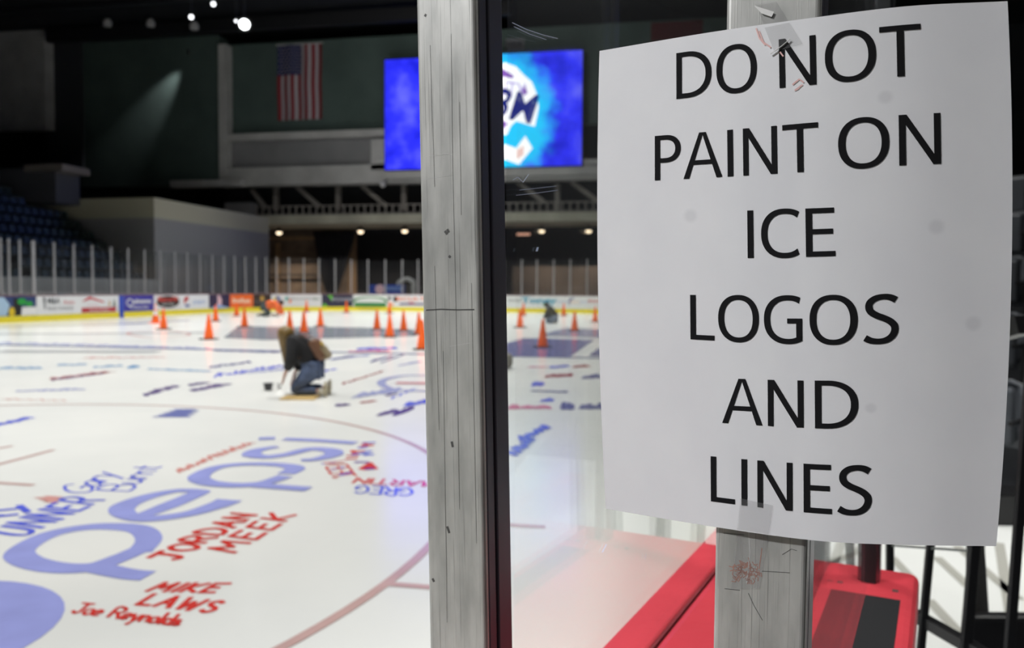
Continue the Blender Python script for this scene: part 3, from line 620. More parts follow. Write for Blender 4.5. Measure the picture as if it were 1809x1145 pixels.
# simple stroke letters in a unit box
FONT = {
 'A': (.75, [[(0, 0), (.37, 1), (.75, 0)], [(.14, .36), (.6, .36)]]), 'B': (.65, [[(0, 0), (0, 1), (.45, 1), (.58, .78), (.45, .54), (0, .54)], [(.45, .54), (.65, .28), (.45, 0), (0, 0)]]),
 'C': (.7, [[(.7, .85), (.45, 1), (.1, .8), (0, .5), (.1, .2), (.45, 0), (.7, .15)]]), 'D': (.7, [[(0, 0), (0, 1), (.4, .95), (.7, .6), (.65, .3), (.4, .03), (0, 0)]]),
 'E': (.6, [[(.6, 1), (0, 1), (0, 0), (.6, 0)], [(0, .52), (.45, .52)]]), 'G': (.75, [[(.72, .85), (.45, 1), (.1, .8), (0, .45), (.15, .1), (.45, 0), (.72, .2), (.72, .45), (.42, .45)]]),
 'I': (.12, [[(.06, 0), (.06, 1)]]), 'J': (.6, [[(0, 1), (.7, 1)], [(.42, 1), (.42, .25), (.25, 0), (0, .2)]]), 'K': (.65, [[(0, 0), (0, 1)], [(.6, 1), (.03, .45), (.65, 0)]]),
 'L': (.55, [[(0, 1), (0, 0), (.55, 0)]]), 'M': (.85, [[(0, 0), (.1, 1), (.42, .35), (.75, 1), (.85, 0)]]), 'N': (.7, [[(0, 0), (0, 1), (.7, 0), (.7, 1)]]),
 'O': (.7, [[(.35, 1), (.05, .75), (.03, .3), (.35, 0), (.66, .3), (.66, .75), (.35, 1)]]), 'R': (.65, [[(0, 0), (0, 1), (.45, 1), (.6, .76), (.4, .52), (0, .5)], [(.3, .5), (.65, 0)]]),
 'S': (.6, [[(.6, .85), (.35, 1), (.05, .8), (.15, .56), (.5, .42), (.58, .2), (.3, 0), (0, .15)]]), 'T': (.7, [[(0, 1), (.7, 1)], [(.35, 1), (.35, 0)]]),
 'U': (.65, [[(0, 1), (0, .3), (.2, 0), (.5, .05), (.65, .3), (.65, 1)]]), 'W': (.95, [[(0, 1), (.2, 0), (.47, .7), (.72, 0), (.95, 1)]]), 'Y': (.65, [[(0, 1), (.32, .5), (.65, 1)], [(.32, .5), (.3, 0)]]), 'F': (.6, [[(.6, 1), (0, 1), (0, 0)], [(0, .52), (.45, .52)]]),
 'o': (.45, [[(.22, .55), (0, .4), (.02, .12), (.22, 0), (.43, .15), (.42, .42), (.22, .55)]]), 'e': (.45, [[(.02, .28), (.42, .32), (.35, .52), (.12, .52), (0, .25), (.12, .02), (.43, .08)]]),
 'a': (.45, [[(.42, .5), (.1, .52), (0, .2), (.18, 0), (.4, .2), (.42, .5), (.46, 0)]]), 'r': (.35, [[(0, .52), (.03, 0)], [(.03, .35), (.18, .55), (.35, .5)]]), 'y': (.45, [[(0, .55), (.22, .05)], [(.45, .55), (.1, -.4)]]),
 'n': (.45, [[(0, .55), (.02, 0)], [(.02, .35), (.22, .55), (.4, .4), (.43, 0)]]), 'l': (.12, [[(.06, 1), (.06, 0)]]), 'd': (.45, [[(.43, .4), (.15, .52), (0, .2), (.2, 0), (.43, .2)], [(.45, 1), (.45, 0)]]),
 's': (.38, [[(.36, .48), (.1, .52), (.06, .34), (.34, .22), (.3, .02), (0, .05)]]), 'u': (.45, [[(0, .55), (.03, .12), (.22, 0), (.42, .2)], [(.42, .55), (.45, 0)]]), 't': (.35, [[(.16, .9), (.16, .1), (.32, 0)], [(0, .6), (.35, .6)]]), 'i': (.1, [[(.05, .55), (.05, 0)]]), ' ': (.35, [])}
CURVY = set('CDGJOSUBRoearyndsu')
def ice_text(mb, body, O, A, U, width, gap=.3):
    o, ax, up = frame(O, A, U); tot = sum(FONT[c][0] for c in body)+gap*(len(body)-1); x = 0
    for c in body:
        wd, strokes = FONT[c]
        for st in strokes:
            P = []
            for (a_, b_) in st:
                a2, b3 = x+a_+random.uniform(-.02, .02), b_+random.uniform(-.02, .02); P.append(o+ax*(a2/tot)+up*b3)
            if c in CURVY and len(P) > 2: ribbon(mb, spline(P, 5), width, z=0)
            else:
                for q0, q1 in zip(P[:-1], P[1:]):
                    e_ = (q1-q0).normalized()*width*.35; ribbon(mb, [q0-e_, q1+e_], width, z=0)
        x += wd+gap
def ice_scrawl(mb, O, A, U, width, n=10, amp=1.0):   # unreadable brushed writing
    o, ax, up = frame(O, A, U); P = []
    for i in range(n*2+1):
        P.append(o+ax*((i+random.uniform(-.5, .5))/(n*2))+up*(((i % 2)*amp)*random.uniform(.55, 1.0)+random.uniform(0, .2)))
    ribbon(mb, spline(P, 4), width, z=0)
def simple(name, m, label, fn):
    mb = MB(); fn(mb); return ice_part(mb, name, m, label)
# the face-off circle with its hash marks
def f(mb):
    ribbon(mb, [Vector((4.572*math.cos(2*PI*i/160), 4.572*math.sin(2*PI*i/160))) for i in range(160)], 0.055, z=0, closed=True)
    for s_ in (1,):
        for vv in (-.55, .55):
            x0 = math.sqrt(4.572**2-vv*vv); ribbon(mb, [Vector((x0, vv)), Vector((x0+.6, vv))], 0.055, z=0); ribbon(mb, [Vector((-x0, vv)), Vector((-x0-.6, vv))], 0.055, z=0)
simple('face_off_circle', PRL, 'faded red face-off circle line on the ice', f)
simple('face_off_mark', PRL, 'short faded red restraining lines at the left edge', lambda mb: [px_stroke(mb, q, 0.055, False) for q in ([(-40, 831), (95, 795)], [(-60, 850), (60, 857.5)], [(-30, 798), (22, 788)])])
# the big wordmark
def stroke_var(mb, pts, ws):
    P = spline([gpt(*p) for p in pts], 10); n = len(P); tp = []
    for i in range(n):
        t_ = i/(n-1)*(len(ws)-1); k = min(len(ws)-2, int(t_)); tp.append(ws[k]+(ws[k+1]-ws[k])*(t_-k))
    ribbon(mb, P, 0.84, z=0, taper=tp)
def big(mb):
    stroke_var(mb, [(245, 977), (263, 952), (240, 934), (165, 931), (90, 944), (38, 972), (45, 990), (95, 1003), (160, 1003), (215, 985), (245, 972)], [.16, .17, .17, .15, .16, .18, .18, .17, .16, .15])
    stroke_var(mb, [(160, 1001), (205, 1011), (235, 1016), (262, 1018)], [.17, .16, .16, .16])
    stroke_var(mb, [(250, 912), (300, 893), (345, 874), (355, 869), (310, 868), (255, 880), (218, 896), (222, 910), (262, 917), (330, 909), (385, 893), (406, 884)], [.14, .18, .17, .12, .12, .17, .2, .16, .16, .15, .2, .22])
    stroke_var(mb, [(505, 838), (521, 828), (495, 822), (440, 820.5), (385, 826), (352, 842), (365, 853), (410, 858), (462, 855), (505, 842)], [.17, .19, .15, .13, .14, .19, .18, .16, .15, .16])
    stroke_var(mb, [(440, 857), (490, 861), (545, 865)], [.15, .15, .15])
    stroke_var(mb, [(490, 790), (455, 796), (445, 804), (470, 808), (505, 804), (550, 794), (585, 797), (588, 804), (560, 812), (532, 814)], [.1, .16, .2, .16, .15, .16, .2, .19, .14, .1])
    stroke_var(mb, [(502, 776.5), (560, 779), (628, 783.5)], [.15, .15, .15])
    stroke_var(mb, [(457, 776), (486, 775)], [.16, .16])
simple('painted_wordmark', PB_, 'huge lavender blue lowercase wordmark painted along the circle', big)
def disc(mb):
    c = gpt(-8, 1108); mb.quad(*[(c.x-0.35+.62*math.cos(q*PI/20), c.y-.15+.62*math.sin(q*PI/20), 0) for q in range(40)])
simple('painted_emblem', PB_, 'round lavender blue emblem cut by the lower left picture corner', disc)
simple('painted_name', PRD, 'red two-line painted name in capitals beside the wordmark', lambda mb: (ice_text(mb, 'JORDAN', (312, 990), (452, 911), (264, 985), .036, .34), ice_text(mb, 'MEEK', (414, 977), (521, 911), (368, 971), .032, .34)))
simple('painted_name', PRD, 'red two-line painted name in slanted capitals near the bottom', lambda mb: (ice_text(mb, 'MIKE', (259, 1045), (378, 1047), (289, 1030), .026), ice_text(mb, 'LAWS', (243, 1068), (372, 1083), (273, 1050), .026)))
simple('painted_name', PRD, 'small red handwritten signature near the bottom edge', lambda mb: ice_text(mb, 'Joe Reynolds', (125, 1083), (313, 1107), (147, 1066), .017, .14))
simple('painted_name', PBL, 'blue cursive name with a tall first letter left of the wordmark, upper word', lambda mb: ice_text(mb, 'Gary', (152, 874), (206, 838), (104, 866), .022, .08))
simple('painted_name', PBL, 'blue cursive name close above the second big letter', lambda mb: ice_text(mb, 'Burnt', (228, 868), (286, 825), (172, 866), .022, .12))
def ry(mb):
    ice_text(mb, 'UNNER', (42, 948), (182, 884), (-20, 939), .036, .35)
    for q in ([(-20, 904), (33, 899)], [(-20, 915), (33, 909)], [(33, 893), (50, 906)], [(-8, 912), (6, 911)]): px_stroke(mb, q, .045, False)
simple('painted_name', PBL, 'blue painted capitals running off the left picture edge', ry)
simple('painted_name', PFR, 'pale red smudged word beside the blue cursive names', lambda mb: ice_scrawl(mb, (105, 889), (112, 879), (65, 886), .03, 4))
simple('painted_name', paint('light_red', 232, 140, 132), 'thin light red cursive name above the wordmark', lambda mb: (ice_scrawl(mb, (320, 836), (378, 812), (303, 833), .022, 7), ice_scrawl(mb, (378, 812), (452, 784), (362, 808), .022, 9)))
simple('painted_name', PBL, 'small blue capitals painted upside down at the circle edge', lambda mb: ice_text(mb, 'GREG', (729, 863), (631, 858), (727, 877), .022, .2))
simple('painted_name', PRD, 'small red capitals painted upside down beside the near post', lambda mb: ice_text(mb, 'MARTIN', (775, 852), (632, 845), (770, 861), .024, .2))
simple('painted_name', PRD, 'red and blue short word slanting beside the last big letters, red strokes', lambda mb: ice_text(mb, 'JEEN', (590, 846), (572, 819), (628, 841), .022, .3))
simple('painted_name', PBL, 'blue strokes outlining the short slanting word', lambda mb: [px_stroke(mb, q, .035, False) for q in ([(568, 820), (594, 816)], [(583, 831), (608, 826)], [(600, 840), (621, 835)])])
simple('painted_name', PRD, 'red word climbing beside the dot of the wordmark', lambda mb: [px_stroke(mb, q, .05, False) for q in ([(636, 789), (660, 786)], [(624, 799), (645, 797)], [(610, 812), (632, 810)], [(612, 806), (634, 805)], [(623, 796), (626, 801)], [(641, 784), (658, 788)])])
simple('painted_name', PBL, 'blue word climbing beside the red one', lambda mb: [px_stroke(mb, q, .05, False) for q in ([(640, 783), (664, 782)], [(632, 792), (650, 790)], [(621, 804), (644, 801)], [(642, 799), (658, 797)], [(642, 805), (658, 803)], [(645, 802), (660, 804)])])
simple('painted_heart', PRD, 'solid red triangle mark with purple inside', lambda mb: mb.quad(*[(*gpt(*q), 0) for q in ((632, 829), (645, 831.5), (669, 829), (657, 817), (650, 818))]))
simple('painted_heart', paint('deep_purple', 105, 50, 170), 'purple stroke over the red triangle', lambda mb: [px_stroke(mb, [(644, 829), (661, 829)], .06, False), px_stroke(mb, [(626, 817), (652, 817)], .05, False)])
# marks in the middle distance: (kind, colour, points)
SC = [
 (PPU, 'dark purple brushed name above the circle, left word', (262, 700), (318, 683), (248, 697), .085, 7), (PPU, 'dark purple brushed name above the circle, upper word', (340, 682), (372, 677), (330, 680), .09, 5), (PPU, 'dark purple brushed name above the circle, right word', (345, 692), (412, 680), (330, 688), .08, 8),
 (PRB, 'dull red brushed name left of the middle', (100, 672), (205, 658), (78, 669), .06, 12), (PVI, 'blue grey brushed underline of the dull red name', (95, 673), (185, 661), (90, 671), .05, 9),
 (PBL, 'blue brushed word at the left picture edge', (-20, 757), (58, 740), (-30, 753), .07, 8), (PSB, 'lavender brushed word left', (28, 693), (150, 690), (28, 689), .05, 12), (PLB, 'light blue brushed word far left', (0, 653), (75, 653), (0, 648), .07, 10), (PLB, 'light blue brushed word left of the dull red name', (102, 647), (152, 646), (102, 643), .07, 7), (PLB, 'light blue brushed word above the circle', (166, 651), (215, 648), (166, 647), .06, 7),
 (paint('sky_blue', 110, 165, 215), 'small bright blue dab', (228, 652), (243, 650), (228, 647), .1, 3), (PLB, 'long light blue brushed line', (262, 654), (372, 658), (262, 650), .06, 14), (PSB, 'violet band of writing across the far left', (0, 608), (200, 613), (0, 604), .09, 16), (PSB, 'violet band of writing left of the kneeling woman', (195, 615), (375, 619), (195, 610), .1, 16),
 (PVI, 'blue violet band of writing beside the kneeling woman', (380, 621), (492, 624), (380, 618), .11, 12), (PFR, 'faint red writing far left', (150, 634), (290, 633), (150, 631), .06, 12),
 (PVI, 'grey violet script under the far bands, left', (372, 651), (445, 642), (372, 646), .06, 9), (PBL, 'blue violet script before the kneeling woman', (380, 668), (500, 649), (380, 661), .05, 12), (PSB, 'pale blue script left of the kneeling woman', (420, 662), (505, 655), (428, 657), .045, 9),
 (PSB, 'pale blue script right of the kneeling woman', (582, 637), (650, 630), (590, 632), .09, 8), (PVI, 'blue brushed word behind the kneeling woman', (588, 637), (624, 630), (594, 633), .12, 5), (PVI, 'slanting grey blue word right of the kneeling woman', (655, 641), (690, 632), (660, 636), .07, 5), (PVI, 'slanting blue word beside the grey blue one', (672, 642), (708, 629), (680, 638), .07, 6),
 (PBL, 'blue line of letters under the cones', (632, 619), (700, 617), (632, 615), .1, 10), (PPK, 'pink line of letters under the cones', (618, 623), (690, 622), (618, 619), .1, 10), (PSB, 'pale violet word near the post', (705, 647), (740, 641), (712, 643), .08, 6), (PBL, 'bright blue dash beside the woman', (566, 659), (596, 653), (566, 656), .07, 3),
 (PRB, 'dark red brushed line right of the kneeling woman', (608, 679), (680, 656), (606, 677), .06, 10), (PSB, 'big pale blue lettering right of the woman', (622, 705), (700, 694), (640, 693), .05, 13), (PPU, 'purple dash inside the pale blue lettering', (680, 701), (699, 697), (682, 698), .05, 3), (PBL, 'blue tail of the pale blue lettering', (694, 705), (735, 688), (692, 702), .04, 4),
 (PPU, 'short purple dash above the circle line', (596, 719), (617, 717), (596, 715), .07, 4), (PRB, 'short rust red dash above the circle line', (636, 714), (664, 710), (636, 711), .05, 4), (PBL, 'blue brushed word left of the post', (715, 719), (750, 714), (722, 711), .07, 5), (PPU, 'bold purple brushed name left of the post, left word', (668, 736), (695, 730), (678, 728), .07, 4), (PPU, 'bold purple brushed name left of the post, right word', (696, 736), (724, 726), (704, 727), .08, 5),
 (PPK, 'pink dot pair on the ice seen through the glass', (937, 650), (967, 650), (937, 648), .1, 3), (PBL, 'blue dashes on the ice seen through the glass', (973, 651), (1003, 649), (973, 647), .09, 4), (PRB, 'rust red letters seen through the glass, far row', (1013, 651), (1040, 649), (1015, 646), .08, 5), (PRB, 'rust red letters seen through the glass, nearer row', (964, 668), (1008, 666), (970, 662), .09, 7), (PVI, 'slate blue letters at the paper edge', (1028, 671), (1058, 669), (1034, 662), .08, 5),
 (PBL, 'small blue word seen through the glass', (940, 684), (958, 683), (943, 675), .07, 4), (PVI, 'blue lens shaped scribble seen through the glass', (940, 692), (1000, 695), (944, 689), .07, 9), (PBL, 'small blue dab seen through the glass', (957, 711), (975, 710), (960, 705), .07, 4), (PPK, 'row of pink letters seen through the glass', (900, 724), (970, 724), (904, 716), .06, 10), (PVI, 'blue two-line letters seen through the glass, left', (991, 726), (1010, 726), (996, 711), .06, 4), (PVI, 'slate letters seen through the glass, right', (1023, 725), (1065, 725), (1028, 714), .06, 7),
 (PBL, 'bright blue handwritten name near the post, lower word', (915, 808), (948, 777), (892, 799), .06, 6), (PBL, 'bright blue handwritten name near the post, upper word', (925, 782), (972, 758), (915, 772), .06, 6), (PFR, 'faded red streak far left', (0, 707), (120, 710), (0, 704), .03, 6)]
for m, lab, O, A, U, wd, nn in SC:
    simple('painted_name', m, lab, lambda mb: ice_scrawl(mb, O, A, U, wd*.8, nn))
def parallelogram(mb):
    for k in range(9):
        t_ = k/8; px_stroke(mb, [(270+36*t_+8*(k % 2), 737-13*t_), (338+18*t_-6*(k % 3), 737-13*t_)], .05, False)
simple('painted_stack', paint('block_blue', 128, 138, 208), 'block of blue brushed lines just inside the circle top', parallelogram)
simple('painted_logo', PSB, 'large pale grey blue ring logo behind the near post', lambda mb: px_stroke(mb, [(760, 664), (715, 664), (680, 671), (675, 680), (700, 689), (760, 692)], .13))
simple('painted_logo', PPK if False else paint('logo_red', 216, 118, 124), 'flat red bar inside the pale ring logo', lambda mb: px_stroke(mb, [(700, 677), (765, 678)], .2, False))
# wide lines and bands
def line_v(mb, v, wd, u0=UL, u1=UR): mb.box(u0, u1, v, v+wd, -0.0005, 0.0)
simple('blue_line', paint('line_blue', 118, 128, 172), 'blue line crossing the ice', lambda mb: mb.quad((UL, 12.7, 0), (UR, 12.7, 0), (UR, 13.0, 0), (UL, 13.0, 0)))
simple('painted_block', paint('slate_violet', 118, 120, 168), 'wide slate violet block behind the nearest right cone', lambda mb: mb.quad(*[(*gpt(*q), 0) for q in ((895, 629), (1006, 631), (1050, 601), (960, 598), (925, 598), (895, 607))]))
simple('painted_block', paint('slate_violet2', 150, 152, 180), 'far slate violet block behind the right cones', lambda mb: mb.quad(*[(*gpt(*q), 0) for q in ((950, 593), (1060, 597), (1075, 583), (1000, 580))]))
simple('painted_block', PGB, 'wide grey blue band across the middle of the ice', lambda mb: mb.quad(*[(*gpt(*q), 0) for q in ((395, 597), (470, 601), (735, 594), (745, 583), (640, 579), (560, 578), (420, 577))]))
simple('painted_block', paint('slate_violet3', 128, 132, 172), 'small slate parallelogram at the paper edge', lambda mb: mb.quad(*[(*gpt(*q), 0) for q in ((1040, 629), (1062, 630), (1066, 614), (1056, 616))]))
simple('painted_block', paint('pale_grey_band', 182, 186, 190), 'pale grey smear across the left ice', lambda mb: [px_stroke(mb, q, .5, False) for q in ([(-20, 591), (370, 588)], [(0, 621), (280, 622)], [(0, 578), (260, 572)])])
simple('painted_block', PSB, 'lavender bar under the blue board panel', lambda mb: px_stroke(mb, [(205, 573), (335, 566)], .45, False))
simple('painted_ring', PFR, 'faint far face-off ring in the left corner', lambda mb: px_stroke(mb, [(225, 591), (270, 597), (335, 592), (300, 585), (235, 587), (225, 591)], .09))

# ================================================================== CONES
ORG = mat('cone_orange', (0.95, 0.14, 0.02), 0.45); RUB = mat('cone_base_rubber', (0.015, 0.017, 0.02), 0.7)
cone = empty('traffic_cone'); m_ = MB(); m_.lathe([(0.135, 0.025), (0.128, 0.05), (0.028, 0.69), (0.02, 0.70)], 22); m_.build('cone_body', ORG, cone, smooth=False)
m_ = MB(); m_.box(-0.19, 0.19, -0.19, 0.19, 0.002, 0.035); m_.build('cone_base', RUB, cone, bevel=0.012)
CONES = [(289, 582, 'plain orange cone touching the striped one at its right'), (369, 600, 'nearest orange cone left of the kneeling woman'), (381, 568, 'orange cone standing before the dark purple panel'), (418, 558.5, 'orange cone in front of the orange panel'), (432, 578, 'orange cone right of the orange panel, nearer the camera'), (512, 587, 'orange cone half behind the kneeling woman head'), (537, 588, 'orange cone behind the kneeling woman back'), (541.5, 550.5, 'small far orange cone above the kneeling woman'), (566, 577, 'orange cone just right of the kneeling woman'), (612, 552.5, 'orange cone in front of the dark navy panel'), (666, 582, 'orange cone left of the two in a line'), (688, 553.5, 'small far orange cone in front of the white and green panel'), (688.5, 596, 'largest orange cone left of the near post'), (713, 584.5, 'orange cone second from the near post'), (740, 591, 'orange cone half hidden by the near post, farther one'), (746, 618, 'orange cone mostly hidden by the near post, nearer one'),
         (924.5, 557.5, 'small orange cone behind another at the left of the glass view'), (918.5, 579, 'orange cone overlapping a farther one in the glass view'), (958.7, 614, 'nearest orange cone seen through the glass'), (995.8, 558, 'small far orange cone right of the crouching man'), (1015, 585, 'orange cone midway between post and paper'), (1051.5, 569, 'orange cone at the edge of the paper')]
for k, (px, py, lab) in enumerate(CONES):
    p = G(px, py); rz = random.uniform(0, 1.5)
    if k == 0: cone.location = p; cone.rotation_euler = (0, 0, rz); o = cone
    else: o = copy_tree(cone, p, rz)
    tag(o, lab, 'cone', 'orange cones on the ice')
t = empty('striped_traffic_cone', G(275, 571)); tag(t, 'orange cone with white bands leftmost on the ice', 'cone', 'orange cones on the ice')
m_ = MB(); m_.lathe([(0.15, 0.03), (0.14, 0.06), (0.1, 0.32)], 22); m_.build('cone_body', ORG, t)
m_ = MB(); m_.lathe([(0.1, 0.32), (0.072, 0.5)], 22); m_.build('white_band', mat('cone_white', (0.8, 0.75, 0.75), 0.4), t)
m_ = MB(); m_.lathe([(0.072, 0.5), (0.062, 0.56)], 22); m_.build('orange_band', ORG, t)
m_ = MB(); m_.lathe([(0.062, 0.56), (0.045, 0.68)], 22); m_.build('upper_band', MATS['cone_white'], t)
m_ = MB(); m_.lathe([(0.045, 0.68), (0.03, 0.75)], 22); m_.build('cone_tip', ORG, t)
m_ = MB(); m_.box(-0.2, 0.2, -0.2, 0.2, 0.002, 0.035); m_.build('cone_base', ORG, t, bevel=0.012)

# ================================================================== PEOPLE
def skin(name, nodes, edges, m, parent, sub=2, root=0):
    me = bpy.data.meshes.new(name); me.from_pydata([n_[0] for n_ in nodes], edges, []); me.materials.append(m)
    o = bpy.data.objects.new(name, me); COL.objects.link(o); o.parent = parent
    md = o.modifiers.new('skin', 'SKIN'); md.use_smooth_shade = True
    sv_ = me.skin_vertices[0].data
    for i, n_ in enumerate(nodes):
        r_ = n_[1]; sv_[i].radius = (r_, r_) if not isinstance(r_, tuple) else r_; sv_[i].use_root = (i == root)
    sb = o.modifiers.new('subdivision', 'SUBSURF'); sb.levels = sub; sb.render_levels = sub
    return o
def hand_nodes(nodes, edges, wi, wrist, palm_dir, spread, down):
    """five fingers and a thumb rooted in the palm"""
    d = Vector(palm_dir).normalized(); s_ = Vector(spread).normalized(); dn = Vector(down).normalized(); wv = Vector(wrist)
    pi_ = len(nodes); nodes.append((tuple(wv+d*0.05), 0.026)); edges.append((wi, pi_))
    for k, (off, ln_) in enumerate(((-0.03, .06), (-0.01, .075), (0.01, .07), (0.03, .055))):
        a_ = wv+d*0.09+s_*off; b_ = a_+d*ln_*0.5+dn*ln_*0.2; c_ = b_+d*ln_*0.3+dn*ln_*0.45
        i0 = len(nodes); nodes += [(tuple(a_), .0095), (tuple(b_), .009), (tuple(c_), .008)]; edges += [(pi_, i0), (i0, i0+1), (i0+1, i0+2)]
    a_ = wv+d*0.03-s_*0.035; b_ = a_+d*0.035-s_*0.02+dn*0.02
    i0 = len(nodes); nodes += [(tuple(a_), .011), (tuple(b_), .009)]; edges += [(pi_, i0), (i0, i0+1)]
def person(name, label, loc, P, top_m, leg_m, skin_m, hair_m, shoe_m, hair_len=0.0, scale=1.0, girth=1.0, cap_m=None, sh=0.17, hw=0.1, cuff=True):
    """P: pelvis, waist, chest, neck, head, and per side elbow, wrist, knee, ankle, toe in (x, z[, y]); faces -x"""
    root = empty(name, loc, YAW); root.scale = (scale,)*3; tag(root, label, 'person')
    V = lambda q, y=0.0: (q[0], (q[2] if len(q) > 2 else y), q[1])
    nodes = [(V(P['pelvis']), .105), (V(P['waist']), .095), (V(P['chest']), .115), (V(P['neck']), .05), (V(P['head']), .078)]
    hd = Vector(V(P['head'])); fd = Vector(P.get('face', (-1, 0, -.5))).normalized()
    nodes.append((tuple(hd+fd*0.075), .022))      # nose bridge
    edges = [(0, 1), (1, 2), (2, 3), (3, 4), (4, 5)]
    top = [(tuple(Vector(V(P['pelvis'])).lerp(Vector(V(P['waist'])), .12)), .155), (V(P['waist']), .178), (V(P['chest']), .198), (tuple(Vector(V(P['chest'])).lerp(Vector(V(P['neck'])), .85)), .1)]
    te = [(0, 1), (1, 2), (2, 3)]
    leg = [(V(P['pelvis']), .125)]; le = []
    for s_ in (-1, 1):
        k = 'n' if s_ < 0 else 'f'
        shd = Vector(V(P['chest']))*0.55+Vector(V(P['neck']))*0.45+Vector((0, s_*sh, 0))
        elb = V(P['elbow_'+k], s_*(sh+.05)); wri = V(P['wrist_'+k], s_*sh*.8); hp = Vector(V(P['pelvis']))+Vector((0, s_*hw, -.01))
        kn = V(P['knee_'+k], s_*(hw+.03)); an = V(P['ankle_'+k], s_*(hw+.02)); to = V(P['toe_'+k], s_*(hw+.02))
        i = len(nodes); nodes += [(tuple(shd), .052), (elb, .038), (wri, .024)]; edges += [(2, i), (i, i+1), (i+1, i+2)]
        dr = (Vector(wri)-Vector(elb)).normalized(); hand_nodes(nodes, edges, i+2, wri, dr+Vector((0, 0, -.3)), (0, 1, 0), (-.2, 0, -1))
        i = len(nodes); nodes += [(tuple(hp), .085), (kn, .052), (an, .034), (to, .03)]; edges += [(0, i), (i, i+1), (i+1, i+2), (i+2, i+3)]
        j = len(top); wl = Vector(elb).lerp(Vector(wri), .88)
        top += [(tuple(shd), .105), (elb, .085), (tuple(wl), .056)]; te += [(2, j), (j, j+1), (j+1, j+2)]
        j = len(leg); mid_ = hp.lerp(Vector(kn), .5); al = Vector(kn).lerp(Vector(an), .97)
        leg += [(tuple(hp), .115), (tuple(mid_), .1), (kn, .075), (tuple(al), .058)]; le += [(0, j), (j, j+1), (j+1, j+2), (j+2, j+3)]
        anv, tov = Vector(an), Vector(to)
        skin('shoe', [(tuple(anv.lerp(tov, -.12)), .046), (tuple(anv.lerp(tov, .4)), .05), (tuple(tov), .042)], [(0, 1), (1, 2)], shoe_m, root)
    skin('body', nodes, edges, skin_m, root)
    top = [(q_[0], q_[1]*girth) for q_ in top]; leg = [(q_[0], q_[1]*girth) for q_ in leg]
    skin('jacket', top, te, top_m, root); skin('trousers', leg, le, leg_m, root)
    # hair cap and hanging hair
    up_ = (hd-Vector(V(P['neck']))).normalized(); m_ = MB()
    hc = hd-fd*.022+up_*.015; nU, nV = 18, 12
    for j in range(nV+1):
        ph = PI*j/nV
        for i in range(nU):
            th = 2*PI*i/nU; d_ = Vector((math.sin(ph)*math.cos(th), math.sin(ph)*math.sin(th), math.cos(ph))); p_ = d_*.112
            if hair_len > 0 and d_.z < 0: k_ = -d_.z; p_ = Vector((p_.x*(1-.6*k_)-.015*k_, p_.y*(1-.5*k_), p_.z-(hair_len)*k_**1.2*(1+.08*math.sin(5*th))))
            m_.v.append(tuple(hc+p_))
    for j in range(nV):
        for i in range(nU):
            i2 = (i+1) % nU; m_.f.append((j*nU+i, (j+1)*nU+i, (j+1)*nU+i2, j*nU+i2)); m_.mi.append(0)
    m_.build('hair', hair_m, root, smooth=True)
    if cap_m: skin('cap', [(tuple(hd+up_*.06), .1), (tuple(hd+up_*.07+fd*.1), .05)], [(0, 1)], cap_m, root)
    return root
SKIN = mat('skin', (0.62, 0.38, 0.3), 0.5); JEAN = mat('blue_denim', srgb(84, 98, 128), 0.85, var=0.2, vscale=12); BLKC = mat('black_cloth', (0.012, 0.012, 0.014), 0.85, bump=0.3, bscale=25)
HAIR = mat('dark_blond_hair', (0.2, 0.125, 0.035), 0.5, var=0.4, vscale=30, stretch=(1, 1, 0.1)); TAN = mat('tan_sole', (0.5, 0.44, 0.3), 0.7)
wp = G(540, 699)
woman = person('kneeling_woman', 'woman in black jacket and blue jeans kneeling bent forward to paint the ice', wp,
    dict(pelvis=(.1, .36), waist=(.05, .52), chest=(-.06, .66), neck=(-.17, .77), head=(-.255, .79), face=(-.7, 0, -1),
         elbow_n=(-.13, .48), wrist_n=(-.22, .33), elbow_f=(-.1, .46), wrist_f=(-.17, .29), knee_n=(-.13, .075), ankle_n=(.2, .085), toe_n=(.285, .04, -.12), knee_f=(-.11, .075), ankle_f=(.22, .09), toe_f=(.3, .045, .12)),
    BLKC, JEAN, SKIN, HAIR, mat('white_shoe', (0.6, 0.57, 0.48), 0.6), hair_len=0.29)
woman['category'] = 'person'; woman.name = 'person'
for s_ in (-1, 1):      # the tan soles turned to the right
    m_ = MB(); pts = []
    for q in range(18):
        a_ = q*2*PI/18; pts.append((s_*.12+.042*math.sin(a_), .1+.105*math.cos(a_)))
    n_ = len(m_.v)
    m_.v += [(.275+.02*(z-.1), y, z) for y, z in pts]+[(.31+.02*(z-.1), y, z) for y, z in pts]
    m_.f += [tuple(range(18)), tuple(range(35, 17, -1))]+[(i, i+18, (i+1) % 18+18, (i+1) % 18) for i in range(18)]; m_.mi += [0]*20
    m_.build('shoe_sole', TAN, woman, bevel=.008)
